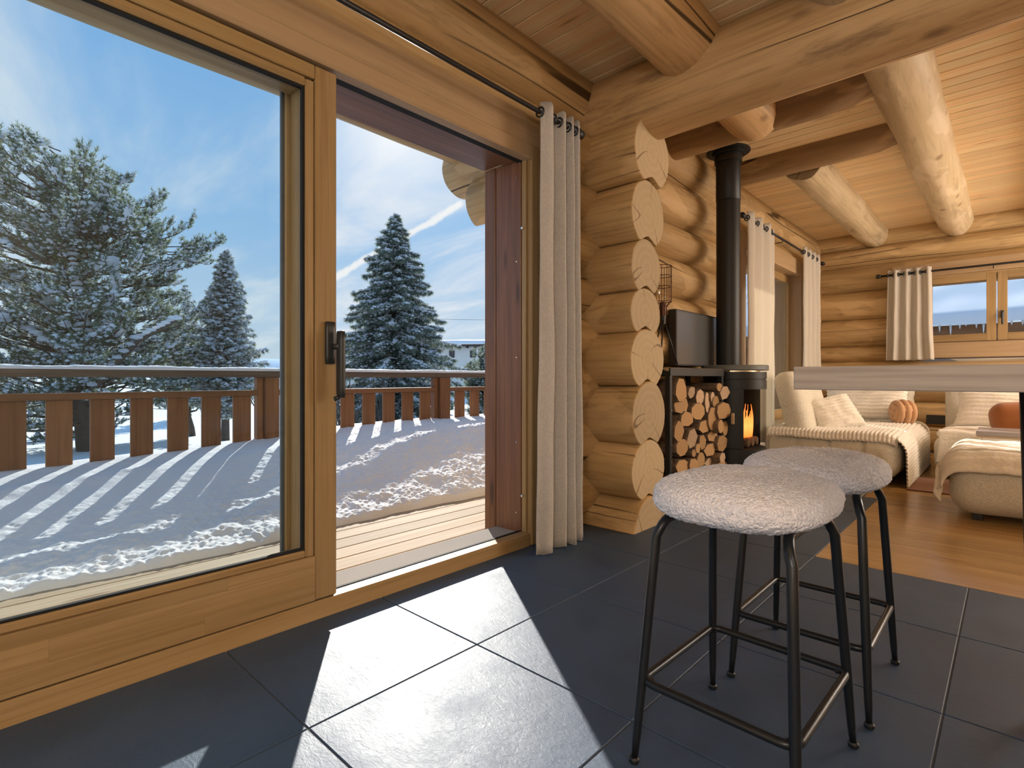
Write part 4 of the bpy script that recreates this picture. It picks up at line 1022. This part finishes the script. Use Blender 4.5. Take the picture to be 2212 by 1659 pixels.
hm = Matrix.Rotation(.35, 4, 'Z')
box('door_handle', (hp.x - .012, hp.y - .055, hp.z - .042), (hp.x + .012, hp.y + .055, hp.z + .042), 'Y', M['casing'], stove, .004, hm)
PIX, PIY = at(1573, 817, 4.48).x, at(1573, 817, 4.48).y
pipe = empty('stove_pipe', (PIX, PIY, 1.0)); tag(pipe, 'straight black stove pipe rising to the ceiling', 'stove pipe')
pl_ = (PIX, PIY, 0)
lathe('lower_pipe', [(.0, 1.0142), (.094, 1.0142), (.094, 2.38), (.0, 2.38)], M['blacksteel'], pipe, pl_, 40)
lathe('upper_pipe', [(.0, 2.381), (.090, 2.381), (.097, 2.39), (.097, 2.70), (.108, 2.70), (.108, 2.76), (.0, 2.76)], M['blacksteel'], pipe, pl_, 40)
lathe('collar', [(.0, 2.76), (.128, 2.76), (.128, 2.785), (.172, 2.79), (.172, CEIL - .001), (.0, CEIL - .001)], M['blacksteel'], pipe, pl_, 40)
# flames and burning logs
rs = np.random.RandomState(12)
for k in range(3):
    a = rs.uniform(-.6, .5); me = log_me(.26, .035, .035, 900 + k, 12, .06, .05)
    o = obj('burning_log', me, [M['bark'], M['bark']], None, Matrix.Translation((SCX - .11, SCY - .09 + .085 * k, .40)) @ Matrix.Rotation(.05 * k, 4, 'Z'))
    tag(o, ('nearest', 'middle', 'farthest')[k] + ' of the charred logs burning inside the stove', 'log', 'logs burning in the stove')
V, Fc = [], []
for k in range(18):
    cx, cy = SCX + .06 + rs.uniform(-.05, .07), SCY + rs.uniform(-.09, .07); hh = rs.uniform(.12, .30) * (1.25 if k < 3 else .9); w = rs.uniform(.010, .020); ph = rs.uniform(0, 6)
    pts = [(cx + .018 * math.sin(ph + s * 4) * s, cy + .022 * math.cos(ph + s * 5) * s, .44 + hh * s) for s in np.linspace(0, 1, 9)]
    v_, f_ = tube_vf(pts, [w * .7, w, w * 1.05, w * .95, w * .8, w * .6, w * .4, w * .2, .002], 8)
    o_ = len(V); V += v_; Fc += [tuple(i + o_ for i in q) for q in f_]
fl = obj('flame', mesh('flame', V, Fc, True), M['flame']); tag(fl, 'orange flames burning behind the stove glass', 'fire', kind='stuff')

# ---- firewood rack
FX = -1.63
ry0, ry1 = onX(1447, 800, FX).y, onX(1563, 800, FX).y
RT = .985
rack = empty('firewood_rack', (FX, (ry0 + ry1) / 2, 0)); tag(rack, 'black steel firewood rack with a wooden top beside the stove', 'rack')
for xx in (FX - .035, FX - .30):
    for yy in (ry0, ry1 - .035): box('post', (xx, yy, 0), (xx + .035, yy + .035, RT - .03), 'Z', M['blacksteel'], rack, .002)
box('top_rail', (FX - .006, ry0, RT - .06), (FX + .004, ry1, RT - .006), 'Y', M['blacksteel'], rack, .001)
box('top_rail', (FX - .31, ry0, RT - .06), (FX - .30, ry1, RT - .006), 'Y', M['blacksteel'], rack, .001)
for yy in (ry0, ry1 - .01):
    for zz in (.06, .33, .62, RT - .06): box('side_rail', (FX - .265, yy, zz), (FX - .035, yy + .01, zz + .04), 'X', M['blacksteel'], rack, .001)
box('back_panel', (FX - .312, ry0 + .04, .06), (FX - .305, ry1 - .04, RT - .06), 'Z', M['black'], rack, 0)
box('bottom_shelf', (FX - .30, ry0 + .036, .06), (FX - .002, ry1 - .036, .085), 'Y', M['blacksteel'], rack, .002)
box('top_board', (FX - .31, ry0 + .002, RT - .028), (FX - .008, ry1 - .002, RT - .004), 'Y', M['casing'], rack, .002)
for yy, zz in ((ry0 + .018, .70), (ry0 + .018, .47), (ry0 + .018, .36)):
    box('bolt', (FX, yy - .006, zz - .006), (FX + .006, yy + .006, zz + .006), 'X', M['chrome'], rack, .002)
# ---- the split logs in it: centre x, y, width, height in a zoomed view of the rack
FW = [(425, 380, 165, 330), (430, 560, 180, 250), (560, 400, 112, 170), (668, 460, 112, 200), (760, 530, 82, 280), (828, 462, 50, 145), (870, 520, 95, 160), (917, 335, 75, 108), (985, 405, 115, 200),
      (640, 640, 210, 250), (500, 742, 172, 200), (720, 840, 190, 190), (830, 745, 118, 330), (975, 640, 165, 225), (933, 838, 76, 180), (990, 860, 72, 200), (400, 900, 135, 310), (565, 990, 150, 290),
      (700, 1040, 98, 220), (830, 965, 130, 140), (950, 1055, 155, 235), (440, 1110, 185, 260), (640, 1118, 76, 130), (590, 1180, 58, 102), (680, 1265, 112, 220), (795, 1135, 140, 180), (895, 1212, 46, 84),
      (955, 1235, 110, 150), (440, 1350, 195, 200), (590, 1325, 125, 180), (800, 1300, 150, 140), (945, 1320, 125, 110), (1035, 1305, 55, 130), (430, 1560, 190, 190), (600, 1540, 140, 200), (760, 1520, 150, 230), (920, 1520, 140, 230), (440, 1750, 200, 180), (640, 1740, 180, 190), (850, 1740, 200, 190)]
rng = random.Random(21)
FROWS = ((0, 580, 'top'), (580, 800, 'second'), (800, 1080, 'middle'), (1080, 1290, 'fourth'), (1290, 1420, 'fifth'), (1420, 1650, 'sixth'), (1650, 2000, 'lowest'))
ORD = ('leftmost', 'second from the left', 'third from the left', 'fourth from the left', 'fifth from the left', 'sixth from the left', 'seventh from the left', 'eighth from the left', 'ninth from the left')
def fw_label(q):
    r_ = [x for x in FROWS if x[0] <= q[1] < x[1]][0]; row = sorted([x for x in FW if r_[0] <= x[1] < r_[1]])
    return '%s %s firewood log, %s in the %s layer of the rack' % ('big' if q[2] * q[3] > 30000 else 'small' if q[2] * q[3] < 9000 else 'medium', 'split' if q[2] > 95 else 'round', ORD[row.index(q)], r_[2])
for k, (cx, cy, w, h) in enumerate(FW):
    front = FX - .002 - rng.random() * .03 + (.03 if cx > 900 else 0)
    c = onX(1400 + cx * .1687, 780 + cy * .1687, front)
    e = onX(1400 + (cx + w / 2) * .1687, 780 + cy * .1687, front)
    hy, hz = abs(e.y - c.y) * .93, h / 2 * .1687 / F_PX * math.hypot(c.x, c.y) * .93
    L = .29; split = w > 95; n_ = rng.randint(6, 8) if split else 14
    offa = rng.random() * 6; V, Fc, mid = [], [], []
    ring_ = []
    for i in range(n_):
        a = 2 * PI * i / n_ + offa * .2; rr = rng.uniform(.88, 1.12) if split else rng.uniform(.97, 1.03)
        ring_.append((math.cos(a) * hy * rr, math.sin(a) * hz * rr))
    for s in (0, .012, .15, L):
        f = .95 if s == 0 else 1.0
        for (a, b) in ring_: V.append((s, a * f * (1 - .08 * s), b * f * (1 - .08 * s) + .02 * s * rng.uniform(-1, 1)))
    for s in range(3):
        for i in range(n_): Fc.append((s * n_ + i, s * n_ + (i + 1) % n_, (s + 1) * n_ + (i + 1) % n_, (s + 1) * n_ + i)); mid.append(0)
    Fc.append(tuple(range(n_))[::-1]); mid.append(1); Fc.append(tuple(3 * n_ + i for i in range(n_))); mid.append(1)
    me = mesh('firewood', V, Fc, False, mid)
    if not split: me.polygons.foreach_set('use_smooth', [i == 0 for i in mid])
    cz = max(c.z, .088 + hz)
    o = obj('firewood_log', me, [M['bark'], M['birch_end'] if rng.random() < .35 else M['firewood_end']], None, Matrix.Translation((front, c.y, cz)) @ Matrix.Rotation(PI + rng.uniform(-.10, .10), 4, 'Z') @ Matrix.Rotation(rng.uniform(-.05, .05), 4, 'Y'))
    tag(o, fw_label(FW[k]), 'firewood', 'firewood logs in the rack')

# ---- television panel
tvp = onX(1462, 700, -1.84)
tv = empty('television', (-1.86, tvp.y + .39, 1.0)); tag(tv, 'dark grey flat television on the log wall behind the stove pipe', 'television')
box('screen_frame', (-1.905, tvp.y, 1.005), (-1.845, tvp.y + .78, 1.432), 'Y', M['black'], tv, .004)
box('screen', (-1.846, tvp.y + .012, 1.017), (-1.843, tvp.y + .768, 1.42), 'Y', M['tv'], tv, .001)

# ---- cage lamp on the rack
LC = onX(1432, 700, -1.775); lx, ly = LC.x, LC.y
lamp = empty('table_lamp', (lx, ly, RT)); tag(lamp, 'tripod table lamp with a wire cage shade on the firewood rack', 'lamp')
sc_ = math.hypot(lx, ly) / F_PX
zt = lambda py: CAM_H - (py - HY) * (at(1432, 0, 1).y and (ly / ray(1432, 0)[1])) / F_PX
cage = []
R1 = .058
for k in range(10):
    a = 2 * PI * k / 10; ca_, sa_ = math.cos(a), math.sin(a)
    cage.append([(lx + ca_ * R1, ly + sa_ * R1, zt(575)), (lx + ca_ * R1, ly + sa_ * R1, zt(652)), (lx + ca_ * .024, ly + sa_ * .024, zt(664)), (lx + ca_ * .024, ly + sa_ * .024, zt(682))])
cg = tubes('cage_wires', cage, .0022, M['copper'], lamp, 6)
rings = [[(lx + math.cos(2 * PI * q / 24) * R1, ly + math.sin(2 * PI * q / 24) * R1, zt(yy)) for q in range(24)] for yy in (575, 597, 620, 652)]
tubes('cage_rings', rings, .0026, M['copper'], cg, 6, True)
lathe('socket', [(0, zt(682)), (.022, zt(682)), (.024, zt(664)), (.018, zt(652)), (0, zt(652))], M['copper'], lamp, (lx, ly, 0), 20)
lathe('bulb', [(.012, zt(652)), (.016, zt(646)), (.032, zt(634)), (.030, zt(626)), (.016, zt(619)), (0, zt(617))], M['pane_clear'], lamp, (lx, ly, 0), 20)
lathe('stem', [(0, zt(700)), (.016, zt(700)), (.020, zt(682)), (0, zt(682))], M['black'], lamp, (lx, ly, 0), 16)
for a in (1.2, 3.0, -1.0):
    tube('leg', [(lx + .01 * math.cos(a), ly + .01 * math.sin(a), zt(690)), (lx + .105 * math.cos(a), ly + .17 * math.sin(a), RT - .001)], .0055, M['black'], lamp, 8)

# ---- corner sofa
def seam_disp(xs, ys, zs=(), dep=.012, wd=.015, bulge=.012):
    def f(o, n_):
        k = 0
        if abs(n_.z) > .3 or abs(n_.y) > .3:
            for s in xs: k = max(k, math.exp(-((o.x - s) / wd) ** 2))
        if abs(n_.z) > .3 or abs(n_.x) > .3:
            for s in ys: k = max(k, math.exp(-((o.y - s) / wd) ** 2))
        if abs(n_.y) > .3 or abs(n_.x) > .3:
            for s in zs: k = max(k, math.exp(-((o.z - s) / wd) ** 2))
        return o + n_ * (-dep * k + .006 * mnoise.noise(o * 4))
    return f
sofa = empty('corner_sofa', (-1.2, 6.5, 0)); tag(sofa, 'cream boucle chaise sofa along the window under a ribbed throw', 'sofa')
cw_, cl_, chh = .52, 1.22, .185
me = softbox_me(cw_, cl_, chh, .13, 72, seam_disp((-.26, 0, .26), (-.6, 0, .6), (), .022, .018))
obj('seat', me, M['boucle_cream'], sofa, Matrix.Translation((-1.20, 5.42 + cl_, .045 + chh)))
for x, y_ in ((-1.6, 5.6), (-.82, 5.6), (-1.6, 7.6), (-.82, 7.6)): box('foot', (x - .03, y_ - .03, 0), (x + .03, y_ + .03, .06), 'Z', M['black'], sofa, .004)
def cushion(nm, cx, cy, cz, hx, hy, hz, rx, rz, r_, par, seams=(), sz=(), mat='boucle_cream'):
    me = softbox_me(hx, hy, hz, r_, 26, seam_disp(seams, (), sz))
    return obj(nm, me, M[mat], par, Matrix.Translation((cx, cy, cz)) @ Matrix.Rotation(rz, 4, 'Z') @ Matrix.Rotation(rx, 4, 'X'))
cushion('backrest', -1.55, 6.02, .66, .56, .11, .32, -.24, PI / 2 + .06, .10, sofa, (0,), (-.02,))
cushion('backrest', -1.20, 7.50, .61, .40, .11, .30, -.15, 0, .10, sofa, (0,), (.08,))
sofa2 = empty('sofa', (.3, 6.8, 0)); tag(sofa2, 'cream boucle sofa section on the right covered by a fluffy throw', 'sofa')
me = softbox_me(.85, .62, .175, .12, 30, seam_disp((-.4, 0, .4), ()))
obj('seat', me, M['boucle_cream'], sofa2, Matrix.Translation((.32, 6.84, .045 + .175)))
cushion('backrest', .30, 7.40, .62, .82, .11, .31, -.15, 0, .10, sofa2, (-.38, .05, .45), (.17,))
for x in (-.4, 1.0):
    box('foot', (x - .03, 6.35, 0), (x + .03, 6.41, .06), 'Z', M['black'], sofa2, .004)
box('connector', (-.70, 7.55, .40), (-.50, 7.62, .50), 'X', M['black'], sofa2, .004)
# ribbed throw on the chaise
def throw(uu, vv):
    # uu: across the chaise from the window side and down over its open end; vv: front edge to back
    s = uu * 1.46; y_ = 5.36 + vv * 1.62 + .10 * uu
    x = -1.70 + s; z_ = .435
    if s > .90:
        t_ = s - .90; bend = .16
        if t_ < bend * PI / 2: a = t_ / bend; x = -.80 + bend * math.sin(a); z_ = .435 - bend * (1 - math.cos(a))
        else: x = -.64 + .02 * (t_ - bend * PI / 2); z_ = .435 - bend - (t_ - bend * PI / 2)
        y_ += .12 * t_
    if vv < .06:
        f = (1 - vv / .06); y_ = 5.40 - .02 * f + .10 * uu; z_ -= .075 * f * (1 if s < 1.0 else .2)
    rib = abs(math.sin(PI * (s + .05 * vv + .006 * mnoise.noise((s * 6, vv * 8, 1))) / .031))
    z_ += .013 * rib * (1 if s < 1.0 else .3) + .012 * mnoise.noise((s * 3, vv * 4, 0))
    if s >= .98: x += .013 * rib
    if vv < .03: y_ -= .010 * rib
    return (x, y_, max(z_, .012))
o = obj('ribbed_throw', grid_me('ribbed_throw', throw, 380, 60), M['plush']); solidify(o, .008)
tag(o, 'cream ribbed plush throw spread over the chaise and trailing to the floor', 'blanket')
# pillows
def pillow_me(w, h, t_, ribs, amp, seed, n_=54):
    V, Fc = [], []
    for sg in (1, -1):
        o_ = len(V)
        for j in range(n_ + 1):
            for i in range(n_ + 1):
                a, b = -1 + 2 * i / n_, -1 + 2 * j / n_
                th = max(0, (1 - abs(a) ** 3.2) * (1 - abs(b) ** 3.2)) ** .55
                rb = amp * abs(math.sin(PI * ribs * (b + 1) / 2 + .5 * mnoise.noise((a * 2, b * 2, seed)))) if ribs else 0
                zz = sg * (t_ / 2 * th + rb * min(1, th * 4) + .014 * mnoise.noise((a * 2.5, b * 2.5, seed + sg)) * th)
                sh = 1 - .07 * (1 - abs(a) ** 2) if abs(b) > .9 else 1
                x, y_ = a * w / 2 * (1 - .05 * (1 - b * b)), b * h / 2 * (1 - .06 * (1 - a * a))
                if ribs: x += math.copysign(rb * .8, a) * (abs(a) > .97)
                V.append((x, y_, zz))
        for j in range(n_):
            for i in range(n_):
                q = (o_ + j * (n_ + 1) + i, o_ + j * (n_ + 1) + i + 1, o_ + (j + 1) * (n_ + 1) + i + 1, o_ + (j + 1) * (n_ + 1) + i)
                Fc.append(q if sg > 0 else q[::-1])
    return mesh('pillow', V, Fc, True)
def pillow(name, label, cat, c, w, h, t_, rx, rz, ribs, amp, mat, seed, roll=0.0, grp=None):
    o = obj(name, pillow_me(w, h, t_, ribs, amp, seed), M[mat], None, Matrix.Translation(c) @ Matrix.Rotation(rz, 4, 'Z') @ Matrix.Rotation(rx, 4, 'X') @ Matrix.Rotation(roll, 4, 'Z'))
    return tag(o, label, cat, grp)
pillow('pillow', 'wide cream ribbed pillow leaning on the far backrest of the chaise', 'pillow', (-1.20, 7.10, .66), .78, .46, .17, 1.20, .02, 11, .014, 'plush', 3, .04)
pillow('pillow', 'tilted cream ribbed pillow leaning on the window side backrest', 'pillow', (-1.27, 5.98, .565), .44, .38, .16, .95, .62, 10, .014, 'plush', 6, .25)
pillow('pillow', 'long cream fluffy pillow on the right sofa section', 'pillow', (.06, 7.02, .60), .95, .40, .20, 1.15, -.03, 9, .010, 'plush', 9, -.05)
# knotted cushion
kn = empty('knot_cushion', (0, 0, 0))
kc = onZ(1950, 912, .452) ; kc = Vector((kc.x, kc.y, .44 + .115))
tag(kn, 'caramel knotted ball cushion on the chaise', 'cushion')
for ax in range(3):
    for k in (-1, 0, 1):
        pts = []
        for q in range(32):
            a = 2 * PI * q / 32; R_ = (.097, .080, .080)[ax] - (.008 if k else 0)
            p_ = [0, 0, 0]; p_[ax] = k * .050; p_[(ax + 1) % 3] = R_ * math.cos(a); p_[(ax + 2) % 3] = R_ * math.sin(a); pts.append(p_)
        tube('strand', pts, .0255, M['tan'], kn, 10, True)
kn.matrix_basis = Matrix.Translation(kc) @ Matrix.Rotation(.6, 4, 'Z') @ Matrix.Rotation(.35, 4, 'X') @ Matrix.Scale(1.12, 4)
# rust pillow
def pebble(o, n_): return Vector((o.x, o.y, o.z)) + n_ * .02 * mnoise.noise(o * 5)
me = softbox_me(.26, .12, .145, .115, 22, pebble)
pc = at(2190, 902, 4.72)
o = obj('pillow', me, M['orange'], None, Matrix.Translation((pc.x + .10, pc.y, pc.z)) @ Matrix.Rotation(-.1, 4, 'Y') @ Matrix.Rotation(-.25, 4, 'X')); tag(o, 'plump rust brown pillow on the right sofa section', 'pillow')
# fluffy throw on the right section
def throw2(uu, vv):
    x = -.50 + uu * 1.6 + .05 * mnoise.noise((vv * 3, 1, 0)); s = vv * 1.15
    if s < .9: y_, z_ = 7.1 - s, .425
    else: t_ = s - .9; y_, z_ = 6.2 - .03 - .02 * math.sin(t_ * 12), .425 - t_ * 1.1
    z_ += .016 * mnoise.noise((x * 6, y_ * 6 + z_ * 5, 0)) + .010 * abs(math.sin((s + .05 * x) * PI / .045))
    if s < .85 and uu < .04: z_ -= .05 * (1 - uu / .04)
    return (x, y_, z_)
o = obj('fluffy_throw', grid_me('fluffy_throw', throw2, 110, 120), M['plush']); solidify(o, .012); tag(o, 'cream fluffy throw covering the seat of the right sofa section', 'blanket')
# ---- ottoman with throw
ott = empty('ottoman', (.25, 4.85, 0)); tag(ott, 'rounded boucle ottoman in front of the sofa', 'ottoman')
me = softbox_me(.56, .42, .175, .14, 30, seam_disp((), (), (), .0))
obj('cushion_body', me, M['boucle_cream'], ott, Matrix.Translation((.255, 4.86, .04 + .175)))
for x in (-.16, .66):
    for y_ in (4.58, 5.12): box('foot', (x - .028, y_ - .028, 0), (x + .028, y_ + .028, .05), 'Z', M['black'], ott, .004)
def throw3(uu, vv):
    # profile across the ottoman's left end, top; front to back
    s = uu * 1.30
    bend = .12
    if s < .26: x, z_ = -.335 - .03 * math.sin(s * 9), .235 + s * .35 + .0
    elif s < .26 + bend * PI / 2: a = (s - .26) / bend; x, z_ = -.335 + bend * (1 - math.cos(a)), .326 + bend * math.sin(a)
    else: x, z_ = -.215 + (s - .26 - bend * PI / 2), .446
    y_ = 4.40 + vv * .95
    if vv < .16:
        f = 1 - vv / .16; z_ -= .13 * f ** 1.4; y_ += .02 - .012 * math.sin(f * 3)
    if vv > .88: z_ -= .10 * ((vv - .88) / .12) ** 1.5
    z_ += .014 * mnoise.noise((x * 5, y_ * 5, 4)) + .007 * mnoise.noise((x * 18, y_ * 18, 4)) + .006 * abs(math.sin(y_ * PI / .05))
    x -= .010 * mnoise.noise((y_ * 14, z_ * 10, 2))
    return (x, y_, z_)
o = obj('ottoman_throw', grid_me('ottoman_throw', throw3, 120, 100), M['plush']); solidify(o, .014); tag(o, 'cream fluffy throw folded over the top of the ottoman', 'blanket')
# ---- coffee table
ctp = onY(2108, 931, 5.5)
tb = empty('coffee_table', (ctp.x + .4, 5.75, 0)); tag(tb, 'low boxy coffee table with taupe top behind the ottoman', 'table')
box('table_top', (ctp.x, 5.5, ctp.z - .035), (ctp.x + .8, 5.98, ctp.z), 'X', M['taupe'], tb, .003)
box('edge_strip', (ctp.x + .003, 5.503, ctp.z - .048), (ctp.x + .797, 5.977, ctp.z - .0355), 'X', M['casing'], tb, .002)
box('side_panel', (ctp.x + .012, 5.512, .0135), (ctp.x + .035, 5.968, ctp.z - .0485), 'Z', M['marble'], tb, .002)
box('front_panel', (ctp.x + .036, 5.512, .0135), (ctp.x + .788, 5.53, ctp.z - .0485), 'X', M['marble'], tb, .002)
box('back_panel', (ctp.x + .036, 5.95, .0135), (ctp.x + .788, 5.968, ctp.z - .0485), 'X', M['marble'], tb, .002)
# ---- rug
rug = obj('rug', softbox_me(.75, .36, .006, .005, 20), M['rug'], None, Matrix.Translation((.12, 5.76 - .02, .0065))); tag(rug, 'thin brown pile rug on the oak floor by the chaise', 'rug')

# ---- unseen fill lamps, added to brighten the kitchen and living room
def fill_lamp(label, x, y_, z_, watt):
    root = empty('added_fill_lamp', (x, y_, CEIL)); tag(root, label, 'lamp')
    lathe('canopy', [(0, CEIL - .03), (.05, CEIL - .03), (.05, CEIL), (0, CEIL)], M['black'], root, (x, y_, 0), 20)
    tube('cord', [(x, y_, CEIL - .03), (x, y_, z_ + .2)], .004, M['black'], root, 6)
    lathe('shade_cap', [(0, z_ + .2), (.05, z_ + .2), (.07, z_ + .16), (0, z_ + .16)], M['black'], root, (x, y_, 0), 20)
    ld = bpy.data.lights.new('fill_light', 'POINT'); ld.energy = watt; ld.color = (1.0, .975, .95); ld.shadow_soft_size = .15 if watt < 80 else .8
    lo_ = bpy.data.objects.new('fill_light', ld); col.objects.link(lo_); set_world(lo_, Matrix.Translation((x, y_, z_)), root)
fill_lamp('added fill lamp hanging over the kitchen behind the camera', 2.2, -1.7, 2.15, 22)
fill_lamp('added fill lamp hanging behind the dining area', .45, -1.35, 1.55, 54)
fill_lamp('added fill lamp hanging past the bar counter', 2.4, .2, 2.2, 26)
fill_lamp('added fill lamp hanging in the living room', 2.3, 6.0, 1.9, 150)
fill_lamp('added fill lamp hanging by the living room side wall', 2.3, 7.4, 1.9, 120)
